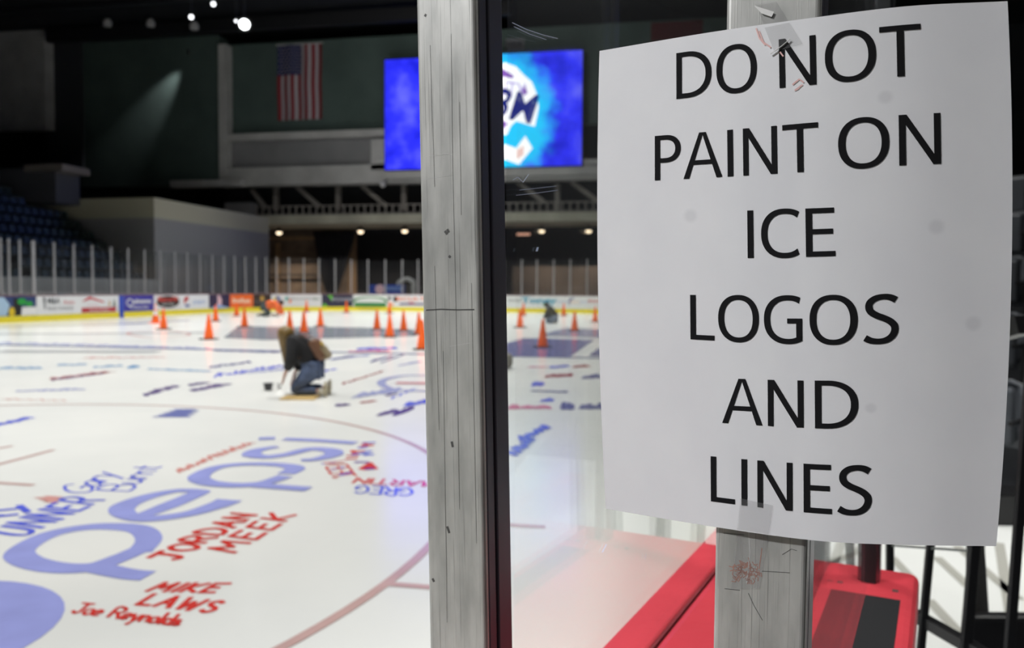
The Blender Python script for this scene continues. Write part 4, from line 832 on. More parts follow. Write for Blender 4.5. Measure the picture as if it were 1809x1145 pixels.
# backpack on her back
bpk = empty('backpack', wp+lw((.175, 0, 0))+Vector((0, 0, .61)), YAW); tag(bpk, 'small brown leather backpack worn by the kneeling woman', 'backpack')
LEA = mat('brown_leather', (0.16, 0.075, 0.04), 0.55); KHA = mat('khaki_canvas', (0.24, 0.19, 0.11), 0.8)
def rbox(name, c, d, m, parent, rot=0, bevel=.03):
    m_ = MB(); m_.box(-d[0]/2, d[0]/2, -d[1]/2, d[1]/2, -d[2]/2, d[2]/2); o = m_.build(name, m, parent, bevel=bevel, seg=3); o.location = c; o.rotation_euler = (0, rot, 0); return o
rbox('bag_body', (0, 0, 0), (.14, .28, .3), LEA, bpk, -.6, .05); rbox('front_pocket', (.075, 0, -.035), (.1, .25, .2), KHA, bpk, -.6, .04)
rbox('buckle', (.065, -.1, .09), (.03, .04, .06), mat('brass', (0.7, 0.5, 0.1), 0.35, metal=.6), bpk, -.6, .008)
for s_ in (-1, 1):
    m_ = MB(); pts = [(-.06, s_*.09, .12), (-.2, s_*.13, .2), (-.28, s_*.14, .1), (-.22, s_*.15, -.1), (-.08, s_*.1, -.14)]
    for q0, q1 in zip(pts[:-1], pts[1:]): m_.bar(q0, q1, .03, .012)
    m_.build('shoulder_strap', LEA, bpk)
p = G(531, 703.5); o = rbox('kneeling_mat', p+Vector((0, 0, .012)), (.44, .4, .02), mat('tan_mat', (0.62, 0.44, 0.18), 0.8), None, 0, .006); o.rotation_euler = (0, 0, YAW); tag(o, 'tan kneeling mat on the ice under the woman', 'mat')
t = empty('paint_bucket', G(474, 690)); tag(t, 'small black paint bucket on the ice beside the kneeling woman', 'bucket')
m_ = MB(); m_.lathe([(.05, .004), (.068, .1), (.066, .1), (.048, .012)], 20, caps=False); m_.lathe([(.001, .005), (.05, .005)], 20, caps=False); m_.build('pail', mat('black_plastic', (0.02, 0.02, 0.025), 0.4), t)
m_ = MB(); m_.lathe([(.068, .092), (.073, .094), (.073, .1), (.066, .1)], 20, caps=False); m_.build('rim', MATS['black_plastic'], t)
m_ = MB(); m_.lathe([(.001, .085), (.062, .085)], 20, caps=False); m_.build('purple_paint', mat('wet_purple', (0.06, 0.02, 0.12), 0.2), t)
t = empty('grey_pail', G(474, 690)+lw((.12, .12, 0))); t.name = 'paint_cup'; tag(t, 'pale plastic paint cup just behind the black bucket', 'cup')
m_ = MB(); m_.lathe([(.03, .003), (.04, .09), (.038, .09), (.028, .01)], 16, caps=False); m_.build('cup_wall', mat('milky_plastic', (0.7, 0.7, 0.7), 0.3), t)
t = None
# person in orange on hands and knees (faces right: mirrored)
pp = G(481, 559.5)
o = person('person', 'person in an orange shirt and grey trousers crawling on the ice near the far boards', pp,
    dict(pelvis=(-.32, .46), waist=(-.12, .53), chest=(.14, .55), neck=(.32, .58), head=(.42, .63), face=(1, 0, -.5),
         elbow_n=(.3, .3), wrist_n=(.5, .1), elbow_f=(.34, .3), wrist_f=(.46, .1), knee_n=(-.12, .08), ankle_n=(-.52, .1), toe_n=(-.66, .05, -.12), knee_f=(-.16, .08), ankle_f=(-.56, .1), toe_f=(-.7, .05, .12)),
    mat('orange_shirt', (0.7, 0.13, 0.03), 0.8), mat('slate_trousers', (0.06, 0.08, 0.085), 0.8), SKIN, mat('dark_hair', (0.03, 0.02, 0.015), 0.6), mat('dark_shoe', (0.03, 0.035, 0.04), 0.6), girth=1.35, scale=1.1)
o = rbox('paint_tray', G(487, 559.5)+Vector((0, 0, .08)), (.35, .3, .14), mat('white_tray', (0.75, 0.75, 0.72), 0.5), None, 0, .03); tag(o, 'white paint tub on the ice under the crawling person', 'tub')
pp = G(974, 572)
o = person('person', 'man in black jacket and green cap crouching on the ice behind the near glass', pp,
    dict(pelvis=(.1, .24), waist=(.08, .36), chest=(-.03, .52), neck=(-.13, .64), head=(-.2, .71), face=(-1, 0, -.6),
         elbow_n=(-.16, .34), wrist_n=(-.3, .2), elbow_f=(-.18, .34), wrist_f=(-.28, .18), knee_n=(-.22, .09), ankle_n=(.12, .07), toe_n=(.22, .04, -.12), knee_f=(-.2, .09), ankle_f=(.14, .07), toe_f=(.24, .04, .12)),
    mat('charcoal_jacket', (0.03, 0.032, 0.036), 0.8), mat('grey_denim', (0.16, 0.2, 0.27), 0.8), SKIN, MATS['dark_hair'], MATS['dark_shoe'], girth=1.2, cap_m=mat('green_cap', (0.12, 0.3, 0.05), 0.7), scale=1.08)
p = G(888, 652); t = empty('grey_bag', p, YAW); tag(t, 'rounded grey bag on the ice mostly hidden by the near post', 'bag')
rbox('bag_body', (0, 0, .15), (.36, .24, .28), mat('grey_canvas', (0.18, 0.17, 0.15), 0.8), t, 0, .09); rbox('bag_handle', (0, 0, .31), (.12, .03, .03), MATS['grey_canvas'], t, 0, .01)

# ================================================================== FOREGROUND: posts, ledge, glass, paper
D_ = Vector((.462, .887)); N_ = Vector((.887, -.462))      # along the boards / towards the right, in the level frame
def DN(a_, q_, z): return LP(D_.x*a_+N_.x*q_, D_.y*a_+N_.y*q_, z)
ang = math.atan2(lw((N_.x, N_.y, 0)).y, lw((N_.x, N_.y, 0)).x)
ALM = bpy.data.materials.new('brushed_aluminium'); ALM.use_nodes = True; nt = ALM.node_tree; b = nt.nodes['Principled BSDF']
tc = nt.nodes.new('ShaderNodeTexCoord')
def noise_fac(scale, st, lo, hi, detail=6):
    mp = nt.nodes.new('ShaderNodeMapping'); mp.inputs['Scale'].default_value = st; nt.links.new(tc.outputs['Object'], mp.inputs[0])
    n_ = nt.nodes.new('ShaderNodeTexNoise'); n_.inputs['Scale'].default_value = scale; n_.inputs['Detail'].default_value = detail; nt.links.new(mp.outputs[0], n_.inputs[0])
    r_ = nt.nodes.new('ShaderNodeMapRange'); r_.inputs['From Min'].default_value = lo; r_.inputs['From Max'].default_value = hi; nt.links.new(n_.outputs['Fac'], r_.inputs[0]); return r_.outputs[0]
base_f = noise_fac(60, (1, 1, .3), .28, .68, 8); str_f = noise_fac(900, (1, 1, .012), .58, .72, 2); blot = noise_fac(90, (1, 1, .6), .66, .78, 4)
m1 = nt.nodes.new('ShaderNodeMix'); m1.data_type = 'RGBA'; m1.inputs['A'].default_value = (0.33, 0.335, 0.315, 1); m1.inputs['B'].default_value = (0.56, 0.56, 0.525, 1); nt.links.new(base_f, m1.inputs['Factor'])
mul = nt.nodes.new('ShaderNodeMath'); mul.operation = 'MULTIPLY'; mul.inputs[1].default_value = 0.5; nt.links.new(str_f, mul.inputs[0])
m2 = nt.nodes.new('ShaderNodeMix'); m2.data_type = 'RGBA'; m2.inputs['B'].default_value = (0.08, 0.08, 0.075, 1); nt.links.new(mul.outputs[0], m2.inputs['Factor']); nt.links.new(m1.outputs['Result'], m2.inputs['A'])
mul2 = nt.nodes.new('ShaderNodeMath'); mul2.operation = 'MULTIPLY'; mul2.inputs[1].default_value = 0.25; nt.links.new(blot, mul2.inputs[0])
m3 = nt.nodes.new('ShaderNodeMix'); m3.data_type = 'RGBA'; m3.inputs['B'].default_value = (0.5, 0.5, 0.47, 1); nt.links.new(mul2.outputs[0], m3.inputs['Factor']); nt.links.new(m2.outputs['Result'], m3.inputs['A'])
nt.links.new(m3.outputs['Result'], b.inputs['Base Color']); b.inputs['Metallic'].default_value = 0.35; b.inputs['Roughness'].default_value = 0.42
bp = nt.nodes.new('ShaderNodeBump'); bp.inputs['Strength'].default_value = 0.15; bp.inputs['Distance'].default_value = 0.0005; nt.links.new(str_f, bp.inputs['Height']); nt.links.new(bp.outputs[0], b.inputs['Normal'])
DARKCH = mat('unlit_channel_side', (0.085, 0.086, 0.105), 0.32, metal=0.4, var=.2, vscale=20, stretch=(1, 1, .05)); RUBG = mat('black_gasket', (0.012, 0.012, 0.014), 0.55)  # channel colour darkened to carry the shade on the post sides
def near_post(name, label, pl_top, pl_bot, Ytop, width, depth):
    """upright with its left front corner seen at pl_top (y=0) and pl_bot (y=1145)"""
    d0, d1 = ray(pl_top, 0), ray(pl_bot, 1145)
    f0 = Vector((-sy_, cy_, 0)); P0 = CAMP+d0*(Ytop/d0.dot(f0)); P1 = CAMP+d1*(Ytop/d1.dot(f0))
    ax = (P0-P1).normalized(); P0 = P0+ax*0.35; P1 = P1-ax*0.05
    t_ = (1.03-P1.z)/(P0.z-P1.z); base = P1+(P0-P1)*t_; H = (P0-base).length
    xx = lw((N_.x, N_.y, 0)).normalized(); yy = ax.cross(xx).normalized(); xx = yy.cross(ax).normalized()
    root = bpy.data.objects.new(name, None); COL.objects.link(root); root.empty_display_size = .1
    root.matrix_world = Matrix(((xx.x, yy.x, ax.x, base.x), (xx.y, yy.y, ax.y, base.y), (xx.z, yy.z, ax.z, base.z), (0, 0, 0, 1)))
    tag(root, label, 'post')
    # face shell with rounded edges, then stepped channel behind, painted dark for its unlit side
    m_ = MB(); m_.box(0, width, 0, 0.0062, 0, H); m_.build('face_plate', ALM, root, bevel=.0028, seg=4)
    m_ = MB(); m_.box(0.0008, width-0.0006, 0.0058, depth*.42, 0, H); m_.build('channel_body', DARKCH, root, bevel=.0015)
    m_ = MB(); m_.box(0.002, width-0.003, depth*.4, depth*.52, 0, H); m_.build('gasket', RUBG, root)
    m_ = MB(); m_.box(0.001, width-0.001, depth*.5, depth, 0, H); m_.build('rear_plate', DARKCH, root, bevel=.0015)
    return root, H
P1R, H1 = near_post('upright_post', 'weathered grey metal upright in the middle, nearest the ice view', 734, 758, .560, .0455, .040)
P2R, H2 = near_post('upright_post', 'grey metal upright behind the paper sign, with a red smear', 1283, 1259, .4705, .0505, .040)
def on_face(root, x, z, y=-.0004): return root.matrix_world @ Vector((x, y, z))
# marks on the posts (children)
def face_xz(root, px, py):
    inv = root.matrix_world.inverted(); o_ = inv @ CAMP; d_ = inv.to_3x3() @ ray(px, py); t_ = -o_.y/d_.y; p_ = o_+d_*t_; return p_.x, p_.z
def face_strokes(root, name, strokes, width, m, label=None):
    mb = MB()
    for st in strokes:
        P = [face_xz(root, *q) for q in st]; n0 = len(mb.v)
        for i, (x, z) in enumerate(P):
            a_ = P[max(0, i-1)]; b_ = P[min(len(P)-1, i+1)]; tt = Vector((b_[0]-a_[0], b_[1]-a_[1])).normalized(); nx, nz = -tt.y*width/2, tt.x*width/2
            mb.v += [(x+nx, -.00012, z+nz), (x-nx, -.00012, z-nz)]
        for i in range(len(P)-1): mb.f.append((n0+2*i, n0+2*i+1, n0+2*i+3, n0+2*i+2)); mb.mi.append(0)
    o = mb.build(name, m, root)
    if label: o['label'] = label
    return o
SCR_D = mat('scratch_dark', (0.07, 0.07, 0.065), 0.6); SCR_L = mat('scratch_light', (0.6, 0.6, 0.58), 0.4)
face_strokes(P1R, 'pencil_line', [[(753, 548), (780, 546.5), (808, 547.5), (838, 547)]], .0009, SCR_D, 'dark horizontal line across the post')
face_strokes(P1R, 'scratch', [[(797, 60), (800, 300), (806, 560), (812, 900)], [(760, 80), (768, 330)], [(783, 620), (790, 1100)], [(768, 470), (776, 760)], [(833, 500), (842, 960)], [(812, 180), (815, 380)]], .00025, SCR_D)
face_strokes(P1R, 'pit', [[(786, 408), (790, 414)], [(790, 405), (793, 411)], [(793, 452), (796, 455)], [(750, 26), (753, 28)], [(764, 1022), (767, 1028)], [(790, 930), (794, 942)], [(798, 780), (800, 790)]], .0018, SCR_D)
face_strokes(P1R, 'scratch', [[(752, 277), (790, 272), (800, 273)], [(754, 316), (800, 309)], [(795, 612), (830, 606)]], .0002, SCR_L)
face_strokes(P2R, 'scratch', [[(1322, 1048), (1332, 1070), (1347, 1096)], [(1280, 1040), (1307, 1043)], [(1346, 1009), (1395, 1012)], [(1278, 942), (1315, 945)], [(1382, 980), (1398, 970), (1408, 973)]], .0003, SCR_D)
face_strokes(P2R, 'scratch', [[(1322, 932), (1325, 975), (1319, 1030)]], .0005, SCR_L)
SME = mat('red_smear', (0.4, 0.2, 0.145), 0.6, var=.3, vscale=300)
sm = []
for k in range(60):
    a_ = random.uniform(0, 2*PI); r_ = random.uniform(.2, 1); x_, y_ = 1316+26*r_*math.cos(a_), 1006+20*r_*math.sin(a_); q_ = random.uniform(0, PI); sm.append([(x_, y_), (x_+7*math.cos(q_), y_+7*math.sin(q_)), (x_+11*math.cos(q_+.6), y_+11*math.sin(q_+.6))])
sm += [[(1305, 1028), (1294, 1015), (1297, 1001), (1310, 996)], [(1322, 985), (1326, 1000), (1324, 1016)], [(1346, 968), (1344, 985), (1341, 1005)]]
face_strokes(P2R, 'paint_smear', sm, .0005, SME, 'brownish red paint smear')

# red ledge of the gate (two strips) with channel, and the two glass panes running away from the posts
CAPZ = 1.028
led = empty('red_ledge', DN(.9, -.15, CAPZ)); tag(led, 'glossy red board ledge with black slot running away under the glass', 'ledge')
def dn_box(name, a0, a1, q0, q1, z0, z1, m, parent, bevel=0, seg=3):
    m_ = MB(); m_.hexa([DN(a0, q0, z0), DN(a0, q1, z0), DN(a1, q1, z0), DN(a1, q0, z0), DN(a0, q0, z1), DN(a0, q1, z1), DN(a1, q1, z1), DN(a1, q0, z1)])
    o = m_.build(name, m, None, bevel=bevel, seg=seg)
    if parent: child_world(o, parent)
    return o
dn_box('ledge_slab', .35, 1.262, -.2715, -.018, CAPZ-.05, CAPZ, REDC, led, .012)
dn_box('edge_strip', .35, 1.6, -.3185, -.2745, CAPZ-.05, CAPZ+.001, REDC, led, .003)
dn_box('seam', .35, 1.25, -.2748, -.2712, CAPZ-.03, CAPZ-.003, mat('dark_seam', (0.09, 0.01, 0.015), 0.6), led)
dn_box('slot_channel', .35, 1.135, -.078, -.037, CAPZ-.004, CAPZ+.0006, RUBG, led, .0)
dn_box('screw_head', 1.165, 1.172, -.048, -.041, CAPZ, CAPZ+.0007, SCR_D, led); dn_box('screw_head', 1.165, 1.172, -.128, -.121, CAPZ, CAPZ+.0007, SCR_D, led)
gate = empty('bench_wall', DN(.9, -.17, 0)); tag(gate, 'lower bench wall carrying the red ledge', 'wall panel')
dn_box('wall_panel', .45, 1.25, -.30, -.03, 0, CAPZ-.05, WB, gate)
g1 = dn_box('glass_sheet', .52, 1.75, -.276, -.268, CAPZ+.002, 3.3, GLASS, None); tag(g1, 'clear glass sheet running away from the middle upright, ice seen through it', 'glass sheet')
g2 = dn_box('glass_sheet', .53, 1.185, -.084, -.078, CAPZ+.002, 3.3, GLASS, None); tag(g2, 'clear glass sheet behind the paper sign along the red ledge', 'glass sheet')
sp_ = empty('steel_support', DN(1.2, -.0735, CAPZ)); tag(sp_, 'slim steel support at the far end of the red ledge glass', 'post')
dn_box('support_tube', 1.188, 1.212, -.088, -.064, CAPZ, 3.3, mat('steel', (0.25, 0.25, 0.27), 0.25, metal=.9), sp_, .003)
dn_box('support_channel', 1.184, 1.189, -.083, -.069, CAPZ, 3.3, RUBG, sp_)
# scratches on the glass, blue screen light painted into their colour
def on_pane(px, py, q_=-.2665):
    n_ = lw((N_.x, N_.y, 0)); d_ = ray(px, py); return CAMP+d_*(q_/d_.dot(n_))
mb = MB()
for st, wd in (([(905, 40), (930, 52), (960, 62), (985, 68)], .0005), ([(908, 47), (935, 60), (965, 70)], .0004), ([(918, 336), (945, 333), (982, 329)], .0004), ([(912, 345), (950, 341), (985, 336)], .0003), ([(906, 318), (915, 313), (924, 322), (934, 308)], .0003), ([(948, 444), (950, 437)], .0016), ([(1064, 976), (1071, 962)], .0007), ([(1140, 988), (1141, 979)], .0006)):
    for a_, b_ in zip(st[:-1], st[1:]): mb.bar(on_pane(*a_), on_pane(*b_), wd, .0002)
child_world(mb.build('scratch', mat('blue_lit_scratch', (.6, .7, .95), .5)), g1)
# ---- paper
PG = [((1059, 90), (1056, 490), (1070, 899), .5032), ((1255, 57), (1259, 494), (1262, 931), .4663), ((1438, 31), (1446, 493), (1449, 956), .4401), ((1602, 11), (1609, 488), (1608, 963), .4276), ((1780, 2), (1787, 484), (1760, 965), .4222)]
f0 = FWD
def pgp(q, dpt):
    d_ = ray(*q); return CAMP+d_*(dpt/d_.dot(Vector((-sy_, cy_, 0))))
cols = [[pgp(c[k], c[3]) for k in range(3)] for c in PG]; cu_ = [0, .325, .59, .785, 1.0]
def lag3(P, t_):   # quadratic through t = 0, .5, 1
    return P[0]*(2*(t_-.5)*(t_-1))+P[1]*(-4*t_*(t_-1))+P[2]*(2*t_*(t_-.5))
def lagn(P, T, t_):
    r_ = Vector((0, 0, 0))
    for i in range(len(P)):
        l_ = 1.0
        for j in range(len(P)):
            if j != i: l_ *= (t_-T[j])/(T[i]-T[j])
        r_ += P[i]*l_
    return r_
def smooth_u(P, t_):   # least-wiggle cubic spline through the columns
    for i in range(4):
        if t_ <= cu_[i+1] or i == 3: break
    t0, t1 = cu_[i], cu_[i+1]; h = t1-t0
    def m_at(k):
        if k == 0: return (P[1]-P[0])/(cu_[1]-cu_[0])
        if k == 4: return (P[4]-P[3])/(cu_[4]-cu_[3])
        return (P[k+1]-P[k-1])/(cu_[k+1]-cu_[k-1])
    s_ = (t_-t0)/h
    return P[i]*(2*s_**3-3*s_**2+1)+m_at(i)*h*(s_**3-2*s_**2+s_)+P[i+1]*(-2*s_**3+3*s_**2)+m_at(i+1)*h*(s_**3-s_**2)
def paper_pt(u, v, off=0.0):
    f_ = lambda uu, vv: smooth_u([lag3(c, vv) for c in cols], uu)
    p = f_(u, v)
    if off:
        e_ = .01; a_ = f_(min(1, u+e_), v)-f_(max(0, u-e_), v); b_ = f_(u, min(1, v+e_))-f_(u, max(0, v-e_)); n_ = a_.cross(b_).normalized()
        if n_.dot(CAMP-p) < 0: n_ = -n_
        p = p+n_*off
    return p
PAP = bpy.data.materials.new('white_paper'); PAP.use_nodes = True; nt = PAP.node_tree; b = nt.nodes['Principled BSDF']
b.inputs['Roughness'].default_value = 0.75; b.inputs['Specular IOR Level'].default_value = 0.25
uvn = nt.nodes.new('ShaderNodeUVMap'); uvn.uv_map = 'UVMap'; last = None
ns = nt.nodes.new('ShaderNodeTexNoise'); ns.inputs['Scale'].default_value = 5; ns.inputs['Detail'].default_value = 8; nt.links.new(uvn.outputs[0], ns.inputs[0])
rp = nt.nodes.new('ShaderNodeValToRGB'); rp.color_ramp.elements[0].position = .3; rp.color_ramp.elements[0].color = (0.78, 0.785, 0.8, 1); rp.color_ramp.elements[1].position = .7; rp.color_ramp.elements[1].color = (0.83, 0.835, 0.84, 1); nt.links.new(ns.outputs['Fac'], rp.inputs[0]); last = rp.outputs[0]
for (u_, v_, r_) in ((.267, .37, .02), (.737, .165, .018), (.92, .59, .02), (.70, .745, .014), (.84, .41, .02)):     # damp spots
    mp = nt.nodes.new('ShaderNodeMapping'); mp.inputs['Location'].default_value = (-u_, -(1-v_)*1.294, 0); mp.inputs['Scale'].default_value = (1, 1.294, 1); nt.links.new(uvn.outputs[0], mp.inputs[0])
    ln = nt.nodes.new('ShaderNodeVectorMath'); ln.operation = 'LENGTH'; nt.links.new(mp.outputs[0], ln.inputs[0])
    mr = nt.nodes.new('ShaderNodeMapRange'); mr.interpolation_type = 'SMOOTHSTEP'; mr.inputs['From Min'].default_value = r_*.4; mr.inputs['From Max'].default_value = r_*1.2; mr.inputs['To Min'].default_value = .3; mr.inputs['To Max'].default_value = 0; nt.links.new(ln.outputs['Value'], mr.inputs[0])
    mx = nt.nodes.new('ShaderNodeMix'); mx.data_type = 'RGBA'; mx.inputs['B'].default_value = (.5, .5, .52, 1); nt.links.new(mr.outputs[0], mx.inputs['Factor']); nt.links.new(last, mx.inputs['A']); last = mx.outputs['Result']
nt.links.new(last, b.inputs['Base Color'])
tr = nt.nodes.new('ShaderNodeBsdfTranslucent'); nt.links.new(last, tr.inputs[0]); mxs = nt.nodes.new('ShaderNodeMixShader'); mxs.inputs[0].default_value = .12
nt.links.new(b.outputs[0], mxs.inputs[1]); nt.links.new(tr.outputs[0], mxs.inputs[2]); nt.links.new(mxs.outputs[0], nt.nodes['Material Output'].inputs[0])
pc = paper_pt(.5, .5); sign = empty('paper_sign', pc); tag(sign, 'curling white paper sign with six lines of black capitals taped to the metal upright', 'sign')
mb = MB(); NU, NV_ = 44, 44
for j in range(NV_+1):
    for i in range(NU+1): mb.v.append(tuple(paper_pt(i/NU, j/NV_)-pc))
for j in range(NV_):
    for i in range(NU): mb.f.append((j*(NU+1)+i, (j+1)*(NU+1)+i, (j+1)*(NU+1)+i+1, j*(NU+1)+i+1)); mb.mi.append(0)
sheet = mb.build('sheet', PAP, sign, smooth=True)
uvl = sheet.data.uv_layers.new(name='UVMap')
for lp in sheet.data.loops:
    vi = lp.vertex_index; uvl.data[lp.index].uv = ((vi % (NU+1))/NU, 1-(vi//(NU+1))/NV_)
# printed letters (regular humanist sans), coordinates in 1/1000 em
def sup(cx, cy, rx, ry, a0, a1, n=26, e=2.25):
    out_ = []
    for i in range(n+1):
        a_ = math.radians(a0+(a1-a0)*i/n); c_, s_ = math.cos(a_), math.sin(a_)
        out_.append((cx+rx*math.copysign(abs(c_)**(2/e), c_), cy+ry*math.copysign(abs(s_)**(2/e), s_)))
    return out_
def rect(x0, x1, y0, y1): return [[(x0, y0), (x1, y0), (x1, y1), (x0, y1)]]
def band(o_, i_): return [[o_[k], o_[k+1], i_[k+1], i_[k]] for k in range(len(o_)-1)]
def g_S():
    P = spline([(x, y, 0) for x, y in [(428, 592), (362, 628), (280, 640), (185, 622), (118, 572), (98, 505), (122, 438), (190, 388), (275, 350), (350, 308), (402, 250), (408, 175), (372, 100), (300, 48), (210, 33), (120, 45), (48, 82)]], 4); q = []
    for i in range(len(P)-1):
        a_, b_ = P[i], P[i+1]
        def nn(k):
            t_ = (P[min(len(P)-1, k+1)]-P[max(0, k-1)]).normalized(); wd = 76+14*abs(t_.y)+(12*max(0, -t_.x*t_.y)); return Vector((-t_.y, t_.x, 0))*wd/2
        q.append([(a_+nn(i)).to_2d(), (a_-nn(i)).to_2d(), (b_-nn(i+1)).to_2d(), (b_+nn(i+1)).to_2d()])
    return q
GL = {
 'I': (239, rect(76, 164, 0, 674)), 'L': (472, rect(76, 164, 0, 674)+rect(164, 451, 0, 73)), 'E': (492, rect(76, 164, 0, 674)+rect(164, 454, 0, 73)+rect(164, 428, 311, 383)+rect(164, 443, 601, 674)),
 'T': (497, rect(2, 495, 600, 674)+rect(204, 293, 0, 600)), 'N': (658, rect(76, 159, 0, 674)+rect(499, 582, 0, 674)+[[(76, 674), (487, 0), (582, 0), (171, 674)]]),
 'A': (612, [[(3, 0), (95, 0), (318, 674), (254, 674)], [(517, 0), (609, 0), (358, 674), (294, 674)]]+rect(150, 462, 200, 268)),
 'D': (666, rect(76, 164, -2, 676)+rect(164, 240, -2, 70)+rect(164, 240, 605, 676)+band(sup(240, 337, 388, 339, -90, 90), sup(240, 337, 296, 268, -90, 90))),
 'P': (532, rect(76, 164, 0, 678)+rect(164, 250, 262, 332)+rect(164, 250, 608, 678)+band(sup(250, 470, 245, 208, -90, 90), sup(250, 470, 157, 138, -90, 90))),
 'O': (689, band(sup(344, 337, 308, 348, 0, 360, 56), sup(344, 337, 215, 275, 0, 360, 56))),
 'C': (580, band(sup(375, 337, 339, 348, 57, 303, 44), sup(375, 337, 247, 273, 50, 310, 44))),
 'G': (646, band(sup(382, 337, 345, 348, 62, 300, 44), sup(382, 337, 252, 273, 54, 306, 44))+rect(498, 583, 36, 353)+rect(372, 583, 282, 353)+[[(498, 92), (498, 30), (583, 50), (583, 100)]]),
 'S': (493, g_S())}
INK = mat('black_ink', (0.01, 0.01, 0.011), 0.85, spec=.12)
def inv_paper(px, py):
    best = (1e9, 0, 0); u_, v_ = .5, .5
    def proj(u, v):
        q = paper_pt(u, v)-CAMP; z_ = q.dot(FWD); return 904.5+F*q.dot(RIGHT)/z_, 572.5-F*q.dot(UP)/z_
    for it in range(12):
        x, y = proj(u_, v_); e_ = 1e-3; xu, yu = proj(u_+e_, v_); xv, yv = proj(u_, v_+e_)
        a_, b_, c_, d_ = (xu-x)/e_, (xv-x)/e_, (yu-y)/e_, (yv-y)/e_; det = a_*d_-b_*c_; rx, ry = px-x, py-y
        u_ += (d_*rx-b_*ry)/det; v_ += (-c_*rx+a_*ry)/det
    return u_, v_
# each line: text, pixel of the left letter's foot and of the right letter's foot, and their cap tops (measured on the sheet)
LINES = [('DO NOT', (1196, 175), (1604, 134.5), (1195, 94.5), (1626, 42)), ('PAINT ON', (1158, 319), (1661, 289.5), (1157, 241), (1661, 199.5)), ('ICE', (1321, 456), (1476, 452.5), (1321, 372), (1474, 366.5)), ('LOGOS', (1220, 599.5), (1587, 607), (1220, 521), (1587, 519)), ('AND', (1276, 747), (1516, 757.5), (1276, 668), (1516, 672)), ('LINES', (1256, 885.5), (1540, 911), (1256, 806), (1540, 822))]
for body, bl, br, tl, tr_ in LINES:
    U0, W0 = inv_paper(*bl); U1, W1 = inv_paper(*br); u0, w0 = inv_paper(*tl); u1, w1 = inv_paper(*tr_)
    tot = 0; pos = []
    for ch in body:
        if ch == ' ': tot += 212; continue
        pos.append((ch, tot)); tot += GL[ch][0]
    xs = [x0+q[0] for ch, x0 in pos for poly in GL[ch][1] for q in poly]; xa, xb = min(xs), max(xs)
    ul, ur = min(U0, u0), max(U1, u1)
    if body == 'DO NOT': ur = u1
    mb = MB()
    for ch, x0 in pos:
        for poly in GL[ch][1]:
            A_, B_, C_, E_ = [Vector((q[0], q[1])) for q in poly]
            n1 = max(1, math.ceil(max((B_-A_).length, (C_-E_).length)/110)); n2 = max(1, math.ceil(max((E_-A_).length, (C_-B_).length)/110)); n0 = len(mb.v)
            for j in range(n2+1):
                for i in range(n1+1):
                    q = A_.lerp(B_, i/n1).lerp(E_.lerp(C_, i/n1), j/n2)
                    t_ = (x0+q[0]-xa)/(xb-xa); h_ = q[1]/674; u = ul+(ur-ul)*t_; vb = W0+(W1-W0)*t_; vt = w0+(w1-w0)*t_
                    mb.v.append(tuple(paper_pt(u, vb+(vt-vb)*h_, .00025)-pc))
            for j in range(n2):
                for i in range(n1): k_ = n0+j*(n1+1)+i; mb.f.append((k_, k_+1, k_+n1+2, k_+n1+1)); mb.mi.append(0)
    o = mb.build('printed_line', INK, sign); o['label'] = 'printed black capitals '+body.lower()
# tape pieces
TAPE = bpy.data.materials.new('clear_tape'); TAPE.use_nodes = True; nt = TAPE.node_tree; nt.nodes.clear()
o_ = nt.nodes.new('ShaderNodeOutputMaterial'); t1 = nt.nodes.new('ShaderNodeBsdfTransparent'); t1.inputs[0].default_value = (.97, .97, .97, 1); g_ = nt.nodes.new('ShaderNodeBsdfPrincipled'); g_.inputs['Base Color'].default_value = (.45, .45, .45, 1); g_.inputs['Roughness'].default_value = .12
x_ = nt.nodes.new('ShaderNodeMixShader'); x_.inputs[0].default_value = .07; nt.links.new(t1.outputs[0], x_.inputs[1]); nt.links.new(g_.outputs[0], x_.inputs[2]); nt.links.new(x_.outputs[0], o_.inputs[0])
def tape(name, P, label):
    mb = MB(); n_ = 12; 
    for i in range(n_+1):
        t_ = i/n_
        for k in range(2):
            a_ = Vector(P[k][0]).lerp(Vector(P[k][1]), t_); mb.v.append(tuple(a_))
    out_ = []
    for i, v_ in enumerate(mb.v):
        px, py = v_[0], v_[1]; u, w2 = inv_paper(px, py)
        if 0 <= u <= 1 and 0 <= w2 <= 1: p = paper_pt(u, w2, .0006)
        else:
            x, z = face_xz(P2R, px, py); p = P2R.matrix_world @ Vector((x, -.0006, z))
        out_.append(tuple(p))
    mb.v = out_
    for i in range(n_): mb.f.append((2*i, 2*i+1, 2*i+3, 2*i+2)); mb.mi.append(0)
    o = mb.build(name, TAPE); md = o.modifiers.new('solidify', 'SOLIDIFY'); md.thickness = .00008; return tag(o, label, 'tape')
tape('clear_tape', [[(1308, 880), (1292, 1040)], [(1366, 893), (1342, 1040)]], 'clear tape strip holding the lower edge of the paper to the post')
tape('clear_tape', [[(1335, 8), (1368, 92)], [(1372, 4), (1418, 78)]], 'clear tape strip over the top edge of the paper')
